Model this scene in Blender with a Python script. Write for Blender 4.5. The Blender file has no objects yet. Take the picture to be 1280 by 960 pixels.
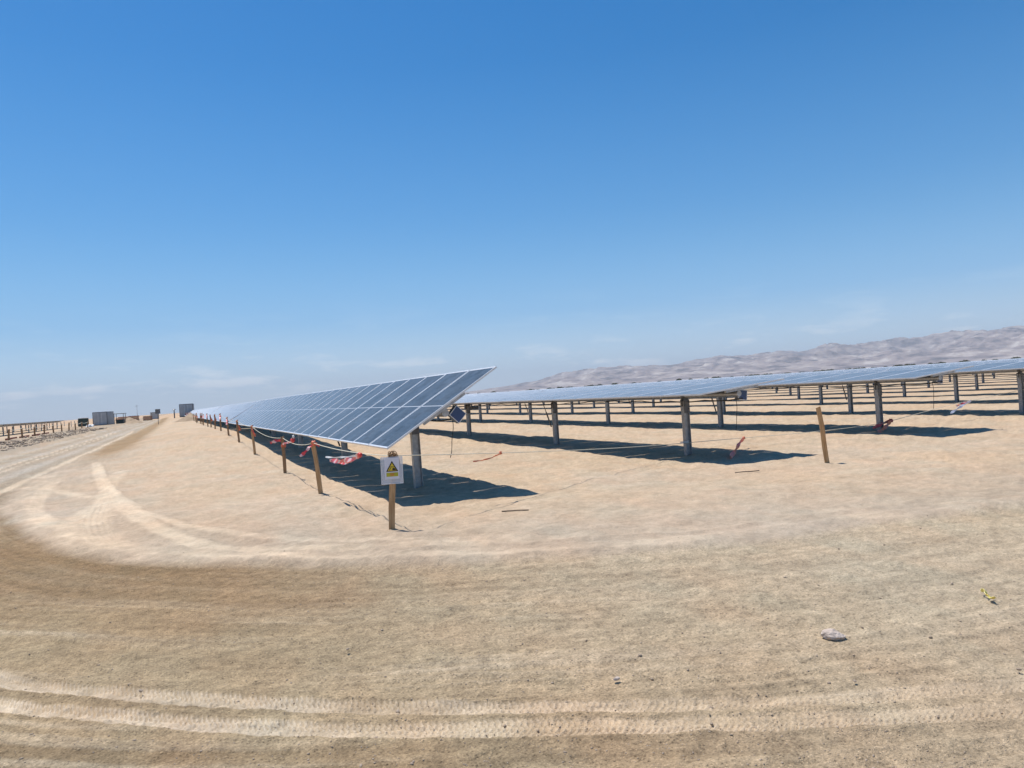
import bpy, bmesh, math, random
import numpy as np
from mathutils import Vector, Matrix
R_ = math.radians
scene = bpy.context.scene
col = scene.collection
random.seed(7)
rng = np.random.RandomState(11)

# ------------------------------------------------------------------ camera
# World frame: +Y runs along the tracker rows, +X across them, camera foot at the origin.
EYE = Vector((0.0, 0.0, 1.68))
YAW = R_(25.83)            # camera looks this far to the right of the row direction
PITCH = R_(0.58)
ROLL = math.atan(0.065)
fwd = Vector((math.sin(YAW)*math.cos(PITCH), math.cos(YAW)*math.cos(PITCH), math.sin(PITCH)))
r0 = Vector((math.cos(YAW), -math.sin(YAW), 0.0))
u0 = r0.cross(fwd)
rt = r0*math.cos(ROLL) - u0*math.sin(ROLL)
up = r0*math.sin(ROLL) + u0*math.cos(ROLL)
cam_data = bpy.data.cameras.new('camera')
cam = bpy.data.objects.new('camera', cam_data)
col.objects.link(cam)
m = Matrix.Identity(4)
for i in range(3):
    m[i][0] = rt[i]; m[i][1] = up[i]; m[i][2] = -fwd[i]; m[i][3] = EYE[i]
cam.matrix_world = m
cam_data.sensor_width = 36.0
cam_data.lens = 36.0*887.0/1280.0
cam_data.clip_start = 0.05
cam_data.clip_end = 90000.0
scene.camera = cam

# ------------------------------------------------------------------ light
SUN = Vector((-0.14, 0.35, 1.0)).normalized()
sun_d = bpy.data.lights.new('sun', 'SUN')
sun_d.energy = 5.0
sun_d.angle = R_(0.5)
sun_d.color = (1.0, 0.955, 0.89)
sun = bpy.data.objects.new('sun', sun_d)
sun.rotation_euler = SUN.to_track_quat('Z', 'Y').to_euler()
sun.location = (0, 0, 60)
col.objects.link(sun)
world = bpy.data.worlds.new("World")
scene.world = world
world.use_nodes = True
wn = world.node_tree; wn.nodes.clear()
def N(nt, t, **kw):
    n = nt.nodes.new(t)
    for k, v in kw.items(): setattr(n, k, v)
    return n
def link(nt, a, b): nt.links.new(a, b)
sky = N(wn, 'ShaderNodeTexSky', sky_type='NISHITA')
sky.sun_disc = False
sky.sun_elevation = math.asin(SUN.z)
sky.sun_rotation = math.atan2(SUN.x, SUN.y)
sky.altitude = 600.0
sky.air_density = 1.15
sky.dust_density = 0.45
sky.ozone_density = 3.0
bg = N(wn, 'ShaderNodeBackground'); bg.inputs['Strength'].default_value = 0.085
out = N(wn, 'ShaderNodeOutputWorld')
# thin clouds low over the horizon, all the way round
tc = N(wn, 'ShaderNodeTexCoord')
sep = N(wn, 'ShaderNodeSeparateXYZ'); link(wn, tc.outputs['Generated'], sep.inputs[0])
mp = N(wn, 'ShaderNodeMapping'); mp.inputs['Scale'].default_value = (1.0, 1.0, 5.0)
link(wn, tc.outputs['Generated'], mp.inputs['Vector'])
nz = N(wn, 'ShaderNodeTexNoise'); nz.inputs['Scale'].default_value = 9.0
nz.inputs['Detail'].default_value = 7.0; nz.inputs['Roughness'].default_value = 0.58
link(wn, mp.outputs[0], nz.inputs['Vector'])
cr = N(wn, 'ShaderNodeValToRGB')
cr.color_ramp.elements[0].position = 0.53; cr.color_ramp.elements[0].color = (0, 0, 0, 1)
cr.color_ramp.elements[1].position = 0.64; cr.color_ramp.elements[1].color = (1, 1, 1, 1)
link(wn, nz.outputs['Fac'], cr.inputs['Fac'])
band = N(wn, 'ShaderNodeValToRGB')
e = band.color_ramp.elements
e[0].position = 0.0; e[0].color = (.25, .25, .25, 1)
e[1].position = 0.14; e[1].color = (0, 0, 0, 1)
e.new(0.035).color = (.62, .62, .62, 1)
e.new(0.055).color = (.22, .22, .22, 1)
e.new(0.09).color = (.06, .06, .06, 1)
link(wn, sep.outputs['Z'], band.inputs['Fac'])
mul = N(wn, 'ShaderNodeMath', operation='MULTIPLY')
link(wn, cr.outputs['Color'], mul.inputs[0]); link(wn, band.outputs['Color'], mul.inputs[1])
hs = N(wn, 'ShaderNodeHueSaturation'); hs.inputs['Saturation'].default_value = 1.43
hs.inputs['Value'].default_value = 1.41
link(wn, sky.outputs[0], hs.inputs['Color'])
mixc = N(wn, 'ShaderNodeMixRGB'); mixc.inputs['Color2'].default_value = (12.5, 12.7, 13.0, 1)
link(wn, mul.outputs[0], mixc.inputs['Fac']); link(wn, hs.outputs[0], mixc.inputs['Color1'])
veil = N(wn, 'ShaderNodeValToRGB'); e = veil.color_ramp.elements
e[0].position = 0.0; e[0].color = (.8, .8, .8, 1); e[1].position = .42; e[1].color = (0, 0, 0, 1); e.new(.05).color = (.75, .75, .75, 1); e.new(.11).color = (.65, .65, .65, 1); e.new(.2).color = (.28, .28, .28, 1)
link(wn, sep.outputs['Z'], veil.inputs['Fac'])
mixh = N(wn, 'ShaderNodeMixRGB'); mixh.inputs['Color2'].default_value = (7.6, 9.1, 11.2, 1)
vcol = N(wn, 'ShaderNodeValToRGB'); e = vcol.color_ramp.elements
e[0].position = 0.0; e[0].color = (.62, .76, .94, 1); e[1].position = .24; e[1].color = (.14, .40, .80, 1); e.new(.04).color = (.50, .69, .94, 1); e.new(.11).color = (.24, .50, .87, 1)
link(wn, sep.outputs['Z'], vcol.inputs['Fac'])
vsc = N(wn, 'ShaderNodeVectorMath', operation='SCALE'); vsc.inputs['Scale'].default_value = 12.0
link(wn, vcol.outputs['Color'], vsc.inputs[0]); link(wn, vsc.outputs[0], mixh.inputs['Color2'])
link(wn, veil.outputs['Color'], mixh.inputs['Fac']); link(wn, hs.outputs[0], mixh.inputs['Color1']); link(wn, mixh.outputs[0], mixc.inputs['Color1'])
link(wn, mixc.outputs[0], bg.inputs['Color']); link(wn, bg.outputs[0], out.inputs['Surface'])
scene.view_settings.view_transform = 'Standard'
scene.view_settings.look = 'None'
scene.view_settings.exposure = 0.0
scene.view_settings.gamma = 1.0
scene.cycles.max_bounces = 6

# ------------------------------------------------------------------ helpers
def tag(o, label=None, cat=None, group=None, kind=None):
    if label: o['label'] = label
    if cat: o['category'] = cat
    if group: o['group'] = group
    if kind: o['kind'] = kind
    return o
def mesh_from_bm(name, bm, mats=(), smooth=False):
    me = bpy.data.meshes.new(name)
    bm.normal_update(); bm.to_mesh(me); bm.free()
    for mt in mats: me.materials.append(mt)
    if smooth:
        for p in me.polygons: p.use_smooth = True
    return me
def obj(name, me, parent=None, loc=(0, 0, 0), rot=None):
    o = bpy.data.objects.new(name, me)
    o.location = loc
    if rot: o.rotation_euler = rot
    if parent is not None: o.parent = parent
    col.objects.link(o)
    return o
def empty(name, loc, rot=(0, 0, 0)):
    o = bpy.data.objects.new(name, None)
    o.empty_display_size = 0.3
    o.location = loc; o.rotation_euler = rot
    col.objects.link(o)
    return o
def box(bm, c, s, mat=None, mi=0, bevel=0.0):
    """box centred at c, size s; mat = optional extra Matrix"""
    M = Matrix.Translation(c) @ Matrix.Diagonal((s[0], s[1], s[2], 1))
    if mat is not None: M = mat @ M
    r = bmesh.ops.create_cube(bm, size=1.0, matrix=M)
    fs = set()
    for v in r['verts']:
        for f in v.link_faces: fs.add(f)
    for f in fs: f.material_index = mi
    if bevel > 0:
        es = set()
        for f in fs:
            for e_ in f.edges: es.add(e_)
        bmesh.ops.bevel(bm, geom=list(es), offset=bevel, segments=1, affect='EDGES')
def cyl(bm, a, b, r, seg=12, r2=None, mi=0, caps=True):
    a = Vector(a); b = Vector(b); d = b - a
    q = d.to_track_quat('Z', 'Y').to_matrix().to_4x4()
    M = Matrix.Translation((a+b)/2) @ q
    res = bmesh.ops.create_cone(bm, cap_ends=caps, segments=seg, radius1=r, radius2=r if r2 is None else r2, depth=d.length, matrix=M)
    for v in res['verts']:
        for f in v.link_faces: f.material_index = mi
def tube_mesh(name, pts, r, mat, seg=6):
    """one tube swept through pts"""
    pts = [Vector(p) for p in pts]
    n = len(pts); vs = []; fs = []
    for i, p in enumerate(pts):
        t = (pts[min(i+1, n-1)] - pts[max(i-1, 0)]).normalized()
        a = t.cross(Vector((0, 0, 1)))
        if a.length < 1e-3: a = t.cross(Vector((1, 0, 0)))
        a.normalize(); b = a.cross(t)
        for k in range(seg):
            an = 2*math.pi*k/seg
            vs.append(p + (a*math.cos(an) + b*math.sin(an))*r)
    for i in range(n-1):
        for k in range(seg):
            k2 = (k+1) % seg
            fs.append((i*seg+k, i*seg+k2, (i+1)*seg+k2, (i+1)*seg+k))
    me = bpy.data.meshes.new(name); me.from_pydata([tuple(v) for v in vs], [], fs)
    me.materials.append(mat)
    for p in me.polygons: p.use_smooth = True
    return me
# value noise in numpy ---------------------------------------------------
_T = np.random.RandomState(5).rand(65536).astype(np.float64)
def _h(i, j, s): return _T[((i*73856093) ^ (j*19349663) ^ (s*83492791)) & 65535]
def vn(x, y, s=0):
    xi = np.floor(x).astype(np.int64); yi = np.floor(y).astype(np.int64)
    fx = x-xi; fy = y-yi
    fx = fx*fx*fx*(fx*(fx*6-15)+10); fy = fy*fy*fy*(fy*(fy*6-15)+10)
    a = _h(xi, yi, s); b = _h(xi+1, yi, s); c = _h(xi, yi+1, s); d = _h(xi+1, yi+1, s)
    return (a+(b-a)*fx) + ((c+(d-c)*fx)-(a+(b-a)*fx))*fy
def fbm(x, y, o=4, s=0, g=0.5):
    t = 0; am = 1; n = 0
    for k in range(o):
        t = t + am*(vn(x*2**k+17.3*k, y*2**k-9.1*k, s+k)*2-1); n += am; am *= g
    return t/n
def sm(a, b, x):
    t = np.clip((x-a)/(b-a), 0, 1); return t*t*(3-2*t)
def seg_dist(X, Y, pts):
    """distance, signed side (+ = left of travel), arclength to polyline"""
    best = np.full(X.shape, 1e18); side = np.zeros(X.shape); arc = np.zeros(X.shape)
    s0 = 0.0
    for (ax, ay), (bx, by) in zip(pts[:-1], pts[1:]):
        dx, dy = bx-ax, by-ay; L = math.hypot(dx, dy)
        t = np.clip(((X-ax)*dx+(Y-ay)*dy)/(L*L), 0, 1)
        px = X-(ax+t*dx); py = Y-(ay+t*dy); d = px*px+py*py
        k = d < best
        best = np.where(k, d, best)
        side = np.where(k, np.sign(dx*py-dy*px), side); arc = np.where(k, s0+t*L, arc)
        s0 += L
    return np.sqrt(best), side, arc
def smooth_poly(pts, n=2):
    P = [np.array(p, float) for p in pts]
    for _ in range(n):
        Q = [P[0]]
        for a, b in zip(P[:-1], P[1:]):
            Q += [a*.75+b*.25, a*.25+b*.75]
        Q.append(P[-1]); P = Q
    return [tuple(p) for p in P]

# ------------------------------------------------------------------ materials
def new_mat(name):
    mt = bpy.data.materials.new(name); mt.use_nodes = True
    return mt, mt.node_tree, mt.node_tree.nodes['Principled BSDF']
def noise_mat(name, c1, c2, scale=8.0, rough=0.6, metal=0.0, bump=0.0, detail=6.0, stretch=(1, 1, 1), bscale=None, spec=0.5):
    mt, nt, bs = new_mat(name)
    t = N(nt, 'ShaderNodeTexCoord'); mpn = N(nt, 'ShaderNodeMapping'); mpn.inputs['Scale'].default_value = stretch
    link(nt, t.outputs['Object'], mpn.inputs[0])
    n1 = N(nt, 'ShaderNodeTexNoise'); n1.inputs['Scale'].default_value = scale; n1.inputs['Detail'].default_value = detail
    link(nt, mpn.outputs[0], n1.inputs['Vector'])
    r = N(nt, 'ShaderNodeValToRGB')
    r.color_ramp.elements[0].position = .3; r.color_ramp.elements[0].color = (*c1, 1)
    r.color_ramp.elements[1].position = .7; r.color_ramp.elements[1].color = (*c2, 1)
    link(nt, n1.outputs['Fac'], r.inputs['Fac']); link(nt, r.outputs[0], bs.inputs['Base Color'])
    bs.inputs['Roughness'].default_value = rough; bs.inputs['Metallic'].default_value = metal
    bs.inputs['Specular IOR Level'].default_value = spec
    if bump > 0:
        n2 = N(nt, 'ShaderNodeTexNoise'); n2.inputs['Scale'].default_value = bscale or scale*3; n2.inputs['Detail'].default_value = 5
        link(nt, mpn.outputs[0], n2.inputs['Vector'])
        b = N(nt, 'ShaderNodeBump'); b.inputs['Strength'].default_value = bump; b.inputs['Distance'].default_value = 0.02
        link(nt, n2.outputs['Fac'], b.inputs['Height']); link(nt, b.outputs[0], bs.inputs['Normal'])
    return mt
M = {}
M['galv'] = noise_mat('galvanised_steel', (.30, .31, .32), (.46, .47, .48), 14, .42, .55, .15)
M['galv_dark'] = noise_mat('dull_steel', (.10, .10, .105), (.20, .20, .205), 10, .5, .5, .15)
M['alu'] = noise_mat('anodised_aluminium', (.66, .67, .68), (.76, .77, .78), 5, .38, .35)
M['black'] = noise_mat('black_plastic', (.015, .015, .016), (.035, .035, .035), 6, .5)
M['cable'] = noise_mat('cable_sheath', (.02, .018, .016), (.05, .045, .04), 6, .6)
M['wood'] = noise_mat('raw_pine', (.36, .20, .085), (.60, .39, .20), 5, .75, 0, .5, stretch=(9, 9, .8), bscale=14)
M['wood_dark'] = noise_mat('weathered_pine', (.22, .125, .06), (.38, .23, .12), 5, .8, 0, .5, stretch=(9, 9, .8), bscale=14)
M['twine'] = noise_mat('white_twine', (.62, .56, .40), (.80, .76, .62), 40, .8)
M['red'] = noise_mat('red_tape', (.62, .04, .04), (.80, .10, .09), 9, .4)
M['orange'] = noise_mat('faded_orange_tape', (.62, .13, .06), (.78, .25, .14), 9, .5)
M['paper'] = noise_mat('white_paper', (.66, .67, .74), (.76, .77, .84), 7, .5)
M['ink'] = noise_mat('black_ink', (.012, .012, .012), (.02, .02, .02), 7, .5)
M['yellow'] = noise_mat('yellow_ink', (.62, .43, .02), (.72, .55, .04), 10, .5)
M['olive'] = noise_mat('olive_ink', (.36, .36, .02), (.48, .46, .03), 30, .5)
M['orange_ink'] = noise_mat('orange_ink', (.45, .20, .02), (.62, .30, .05), 60, .5)
M['container_grey'] = noise_mat('grey_painted_steel', (.34, .36, .37), (.44, .46, .47), 1.2, .5, 0, .1)
M['container_roof'] = noise_mat('pale_painted_roof', (.50, .52, .54), (.62, .63, .64), 1.2, .5)
M['dark_green'] = noise_mat('dark_green_paint', (.012, .03, .025), (.03, .06, .05), 2, .5)
M['rust_and_shade'] = noise_mat('rusty_red_paint_and_shade', (.20, .05, .03), (.32, .09, .05), 3, .7)
M['white'] = noise_mat('white_sheet', (.70, .70, .68), (.82, .82, .80), 4, .6)
M['rock'] = noise_mat('pinkish_rock', (.46, .36, .29), (.66, .55, .46), 16, .9, 0, .8, bscale=30)
M['stones'] = noise_mat('mixed_stones', (.25, .19, .135), (.46, .36, .27), 3.5, .9, 0, .3)
M['leaf'] = noise_mat('dusty_green_leaves', (.035, .045, .018), (.09, .10, .045), 1.5, .8)
M['bark'] = noise_mat('grey_brown_bark', (.09, .065, .045), (.16, .12, .085), 5, .9)
M['yellow_scrap'] = noise_mat('yellow_plastic_scrap', (.75, .58, .08), (.85, .75, .3), 20, .4)
M['stick'] = noise_mat('dark_dry_stick', (.05, .035, .025), (.11, .08, .055), 8, .9)

def tape_mat():
    mt, nt, bs = new_mat('red_and_white_barrier_tape')
    t = N(nt, 'ShaderNodeTexCoord')
    w = N(nt, 'ShaderNodeTexWave'); w.wave_type = 'BANDS'; w.bands_direction = 'DIAGONAL'
    w.inputs['Scale'].default_value = 2.4; w.inputs['Distortion'].default_value = 1.2; w.inputs['Detail Scale'].default_value = 3
    link(nt, t.outputs['Object'], w.inputs['Vector'])
    r = N(nt, 'ShaderNodeValToRGB'); r.color_ramp.elements[0].position = .62; r.color_ramp.elements[1].position = .70
    r.color_ramp.elements[0].color = (.74, .07, .075, 1); r.color_ramp.elements[1].color = (.84, .52, .50, 1)
    link(nt, w.outputs['Fac'], r.inputs['Fac']); link(nt, r.outputs[0], bs.inputs['Base Color'])
    bs.inputs['Roughness'].default_value = .3
    return mt
M['tape'] = tape_mat()
def sleeve_mat():
    mt, nt, bs = new_mat('clear_plastic_sleeve')
    bs.inputs['Base Color'].default_value = (.72, .76, .82, 1); bs.inputs['Roughness'].default_value = .25
    bs.inputs['Alpha'].default_value = .5
    return mt
M['sleeve'] = sleeve_mat()

MOD_W, MOD_L, GAP = 1.132, 2.278, 0.030
PITCH_M = MOD_W + GAP
def cell_mat():
    """polycrystalline cells under dusty glass; Object coords: x = long side, y = short side, pitch repeats for joined strips"""
    mt, nt, bs = new_mat('solar_cells_under_dusty_glass')
    t = N(nt, 'ShaderNodeTexCoord'); s = N(nt, 'ShaderNodeSeparateXYZ'); link(nt, t.outputs['Object'], s.inputs[0])
    def mth(op, a, b=None, c=None):
        n = N(nt, 'ShaderNodeMath', operation=op)
        for i, v in enumerate((a, b, c)):
            if v is None: continue
            if isinstance(v, (int, float)): n.inputs[i].default_value = v
            else: link(nt, v, n.inputs[i])
        return n.outputs[0]
    ax = mth('ABSOLUTE', s.outputs['X'])
    # local y inside one module, -W/2..W/2
    yl = mth('SUBTRACT', mth('MODULO', mth('ADD', s.outputs['Y'], PITCH_M*200.5), PITCH_M), PITCH_M/2)
    ay = mth('ABSOLUTE', yl)
    margin = mth('MAXIMUM', mth('GREATER_THAN', ax, MOD_L/2-.034), mth('GREATER_THAN', ay, MOD_W/2-.034))
    mid = mth('MULTIPLY', mth('LESS_THAN', ax, .009), .7)
    white = mth('MAXIMUM', margin, mid)
    # cells: 6 across, 24 half cells long
    cx_ = mth('ABSOLUTE', mth('SUBTRACT', mth('FRACT', mth('MULTIPLY', mth('ADD', yl, .543), 1/.181)), .5))
    cy_ = mth('ABSOLUTE', mth('SUBTRACT', mth('FRACT', mth('MULTIPLY', ax, 1/.0925)), .5))
    line = mth('MAXIMUM', mth('GREATER_THAN', cx_, .488), mth('GREATER_THAN', cy_, .482))
    # mottled silicon
    v = N(nt, 'ShaderNodeTexVoronoi'); v.inputs['Scale'].default_value = 34; link(nt, t.outputs['Object'], v.inputs['Vector'])
    vs_ = N(nt, 'ShaderNodeSeparateColor'); link(nt, v.outputs['Color'], vs_.inputs[0])
    oi = N(nt, 'ShaderNodeObjectInfo')
    # one tone per cell
    cellc = N(nt, 'ShaderNodeCombineXYZ')
    link(nt, mth('FLOOR', mth('MULTIPLY', s.outputs['X'], 1/.185)), cellc.inputs[0])
    link(nt, mth('FLOOR', mth('MULTIPLY', s.outputs['Y'], 1/.181)), cellc.inputs[1])
    link(nt, oi.outputs['Random'], cellc.inputs[2])
    wn_ = N(nt, 'ShaderNodeTexWhiteNoise'); wn_.noise_dimensions = '3D'; link(nt, cellc.outputs[0], wn_.inputs['Vector'])
    tone = mth('ADD', mth('MULTIPLY', wn_.outputs['Value'], .55), mth('MULTIPLY', vs_.outputs[0], .45))
    r = N(nt, 'ShaderNodeValToRGB')
    r.color_ramp.elements[0].color = (.004, .018, .034, 1); r.color_ramp.elements[1].color = (.050, .085, .130, 1)
    link(nt, tone, r.inputs['Fac'])
    m1 = N(nt, 'ShaderNodeMixRGB'); m1.inputs['Color2'].default_value = (.10, .13, .18, 1)
    link(nt, mth('MULTIPLY', line, .55), m1.inputs['Fac']); link(nt, r.outputs[0], m1.inputs['Color1'])
    # dust
    dn = N(nt, 'ShaderNodeTexNoise'); dn.inputs['Scale'].default_value = 2.2; dn.inputs['Detail'].default_value = 8; dn.inputs['Roughness'].default_value = .65
    gp = N(nt, 'ShaderNodeNewGeometry'); link(nt, gp.outputs['Position'], dn.inputs['Vector'])
    # a thin dust film covers more of the view the flatter one looks along the glass: 1 - exp(-tau / cos)
    dp = N(nt, 'ShaderNodeVectorMath', operation='DOT_PRODUCT'); link(nt, gp.outputs['Incoming'], dp.inputs[0]); link(nt, gp.outputs['Normal'], dp.inputs[1])
    sn_ = N(nt, 'ShaderNodeSeparateXYZ'); link(nt, gp.outputs['Normal'], sn_.inputs[0]); N_z = sn_.outputs['Z']
    cosv = mth('MAXIMUM', mth('ABSOLUTE', dp.outputs['Value']), .02)
    tau = mth('MULTIPLY_ADD', dn.outputs['Fac'], .038, .003)
    upf = mth('GREATER_THAN', N_z, 0.0)
    df = mth('MULTIPLY', upf, mth('SUBTRACT', 1.0, mth('POWER', 2.71828, mth('MULTIPLY', mth('DIVIDE', tau, cosv), -1.0))))
    m2 = N(nt, 'ShaderNodeMixRGB'); m2.inputs['Color2'].default_value = (.47, .475, .475, 1)
    link(nt, df, m2.inputs['Fac']); link(nt, m1.outputs[0], m2.inputs['Color1'])
    m3 = N(nt, 'ShaderNodeMixRGB'); m3.inputs['Color2'].default_value = (.66, .69, .74, 1)
    link(nt, white, m3.inputs['Fac']); link(nt, m2.outputs[0], m3.inputs['Color1'])
    link(nt, m3.outputs[0], bs.inputs['Base Color'])
    bs.inputs['Roughness'].default_value = .6; bs.inputs['Specular IOR Level'].default_value = 0.0
    # anti-reflective glass: weaker mirror than plain glass, and the dust dulls it further
    fr = N(nt, 'ShaderNodeFresnel'); fr.inputs['IOR'].default_value = 1.3
    gl = N(nt, 'ShaderNodeBsdfGlossy'); gl.inputs['Color'].default_value = (1, 1, 1, 1)
    link(nt, mth('MULTIPLY_ADD', df, .5, .10), gl.inputs['Roughness'])
    ms = N(nt, 'ShaderNodeMixShader'); o_ = nt.nodes['Material Output']
    link(nt, mth('MULTIPLY', mth('POWER', fr.outputs[0], 1.8), mth('MULTIPLY_ADD', df, -.3, .92)), ms.inputs[0])
    link(nt, bs.outputs[0], ms.inputs[1]); link(nt, gl.outputs[0], ms.inputs[2]); link(nt, ms.outputs[0], o_.inputs['Surface'])
    return mt
M['cells'] = cell_mat()

# soil: base colour from the 'soil' attribute, broken up by fine noise
def soil_mat():
    mt, nt, bs = new_mat('desert_soil')
    at = N(nt, 'ShaderNodeVertexColor'); at.layer_name = 'soil'
    ga = N(nt, 'ShaderNodeAttribute'); ga.attribute_name = 'grit'
    geo = N(nt, 'ShaderNodeNewGeometry')
    def noise(sc, det, rough=.6):
        n = N(nt, 'ShaderNodeTexNoise'); n.inputs['Scale'].default_value = sc; n.inputs['Detail'].default_value = det; n.inputs['Roughness'].default_value = rough
        link(nt, geo.outputs['Position'], n.inputs['Vector']); return n
    def mth(op, a, b=None, c=None):
        n = N(nt, 'ShaderNodeMath', operation=op)
        for i, v in enumerate((a, b, c)):
            if v is None: continue
            if isinstance(v, (int, float)): n.inputs[i].default_value = v
            else: link(nt, v, n.inputs[i])
        return n.outputs[0]
    grit = ga.outputs['Fac']
    f = noise(46, 5, .8); g = noise(11, 6, .7)
    k = mth('ADD', mth('MULTIPLY', mth('SUBTRACT', f.outputs['Fac'], .5), mth('MULTIPLY_ADD', grit, 1.35, .5)),
            mth('MULTIPLY', mth('SUBTRACT', g.outputs['Fac'], .5), mth('MULTIPLY_ADD', grit, .8, .5)))
    # scattered darker and paler grains on the gravelly road
    vo = N(nt, 'ShaderNodeTexVoronoi'); vo.inputs['Scale'].default_value = 62; link(nt, geo.outputs['Position'], vo.inputs['Vector'])
    vc = N(nt, 'ShaderNodeSeparateColor'); link(nt, vo.outputs['Color'], vc.inputs[0])
    near_c = mth('LESS_THAN', vo.outputs['Distance'], .42)
    gr = mth('MULTIPLY', mth('MULTIPLY', mth('SUBTRACT', vc.outputs[0], .5), near_c), mth('MULTIPLY', grit, .7))
    k2 = mth('ADD', mth('ADD', k, gr), 1.0)
    mx = N(nt, 'ShaderNodeVectorMath', operation='SCALE'); link(nt, at.outputs['Color'], mx.inputs[0]); link(nt, k2, mx.inputs['Scale'])
    link(nt, mx.outputs[0], bs.inputs['Base Color'])
    bs.inputs['Roughness'].default_value = .95; bs.inputs['Specular IOR Level'].default_value = .12
    hh = mth('ADD', mth('MULTIPLY', f.outputs['Fac'], mth('MULTIPLY_ADD', grit, .014, .006)), mth('MULTIPLY', g.outputs['Fac'], .028))
    wr_ = noise(4.2, 9, .72)
    hh = mth('ADD', hh, mth('MULTIPLY', mth('ABSOLUTE', mth('SUBTRACT', wr_.outputs['Fac'], .5)), mth('MULTIPLY_ADD', grit, -.03, .035)))
    hh2 = mth('ADD', hh, mth('MULTIPLY', mth('MULTIPLY', mth('SUBTRACT', .42, vo.outputs['Distance']), near_c), mth('MULTIPLY', grit, .012)))
    b = N(nt, 'ShaderNodeBump'); b.inputs['Strength'].default_value = .9; b.inputs['Distance'].default_value = 1.0
    link(nt, hh2, b.inputs['Height']); link(nt, b.outputs[0], bs.inputs['Normal'])
    return mt
M['soil'] = soil_mat()

# ------------------------------------------------------------------ ground shape
def rise(X, Y):
    """the land beside the first row climbs about half a metre"""
    return 0.53*sm(15, 43, Y)*sm(-3.6, 1.2, X)*(1-sm(6.5, 13, X)) + 0.12*sm(60, 120, Y)*sm(-3.6, 1.2, X)
def base_h(X, Y):
    D = np.sqrt(X*X+Y*Y)
    h = rise(X, Y)
    h = h + 0.035*fbm(X/5.5, Y/5.5, 3, 1)*sm(6, 14, D) + 0.10*fbm(X/28.0, Y/28.0, 3, 9)*sm(25, 90, D)
    h = h - 0.0
    return h
def gz(x, y): return float(base_h(np.array([float(x)]), np.array([float(y)]))[0])

BOUND = smooth_poly([(-2.2, 400), (-2.4, 140), (-3.3, 68), (-3.5, 45), (-3.6, 33), (-3.65, 24), (-3.5, 19.5), (-2.75, 15.2), (-1.6, 11.6), (-.9, 10.1), (-.19, 8.95), (.6, 8.3),
         (1.31, 7.55), (2.14, 6.92), (3.02, 6.5), (4.13, 5.9), (4.93, 5.62), (5.91, 5.48), (6.97, 5.34), (8.69, 4.8), (13, 3.9), (30, 1.5), (90, -6)], 2)
TYRE_A = smooth_poly([(-5.2, 90), (-5.4, 45), (-5.5, 30), (-5.2, 20), (-3.9, 12), (-2.2, 7.6), (-1.09, 5.71), (-.6, 5.25), (-.14, 4.82), (.36, 4.38), (.86, 3.98), (1.57, 3.5), (2.14, 3.14), (2.85, 2.72), (3.94, 2.23), (6, 1.5), (12, .2)], 2)
TYRE_B = smooth_poly([(-5.6, 90), (-5.85, 45), (-5.95, 30), (-5.6, 19.5), (-4.3, 11.5), (-2.4, 7.1), (-1.01, 5.24), (-.56, 4.86), (-.14, 4.46), (.32, 4.06), (.8, 3.7), (1.48, 3.28), (2.37, 2.74), (3.66, 2.05), (6, 1.1), (12, -.3)], 2)
TYRE_C = smooth_poly([(-7.2, 90), (-7.3, 50), (-7.4, 30), (-7.0, 18), (-5.6, 10), (-3.6, 5.6)], 2)
PALE = [  # (polyline, half width, strength, tread)
    (smooth_poly([(-2.53, 30.2), (-1.9, 23), (-1.51, 19.6), (-.75, 14.2), (-.21, 11.15), (.32, 9.4), (.86, 8.75), (1.54, 8.25), (2.28, 7.75), (3.17, 7.25), (3.9, 6.85), (5.2, 6.4), (7.5, 6.0)], 2), .14, 1.35, .5),
    (smooth_poly([(.1, 9.0), (.7, 8.45), (1.31, 7.8), (2.14, 7.12), (3.02, 6.68), (4.13, 6.08), (4.95, 5.82)], 2), .08, 1.1, .2),
    (smooth_poly([(-2.21, 27.6), (-1.5, 20), (-1.02, 16.9), (-.42, 13.3), (.19, 11.2), (.9, 9.7), (1.8, 8.6), (2.7, 7.9), (3.6, 7.3)], 2), .10, 1.0, .3),
    (smooth_poly([(-2.9, 23.5), (-2.86, 20.5), (-2.45, 16.1), (-1.75, 13.3), (-1.05, 11.0), (-.3, 9.7), (.4, 8.95)], 2), .17, .75, .4),
    (smooth_poly([(-1.3, 16.8), (-1.25, 14), (-1.05, 12), (-.85, 10.8)], 2), .22, .75, 1.6),
    (smooth_poly([(-1.2, 17.3), (-1.6, 14.3), (-1.5, 12.6)], 2), .16, .75, .8),
    (smooth_poly([(-2.8, 21), (-2, 18.4), (-1.2, 17.0)], 2), .16, .8, .5),
    (smooth_poly([(-1.35, 24), (-1.45, 18.6), (-1.0, 15), (-1.35, 12.4)], 2), .20, .7, .8),
    (smooth_poly([(-3.7, 90), (-3.55, 68), (-3.72, 45), (-3.78, 33), (-3.85, 24.5), (-3.9, 20.3), (-4.1, 16), (-4.0, 12)], 2), .16, 1.1, 0),
]
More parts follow.
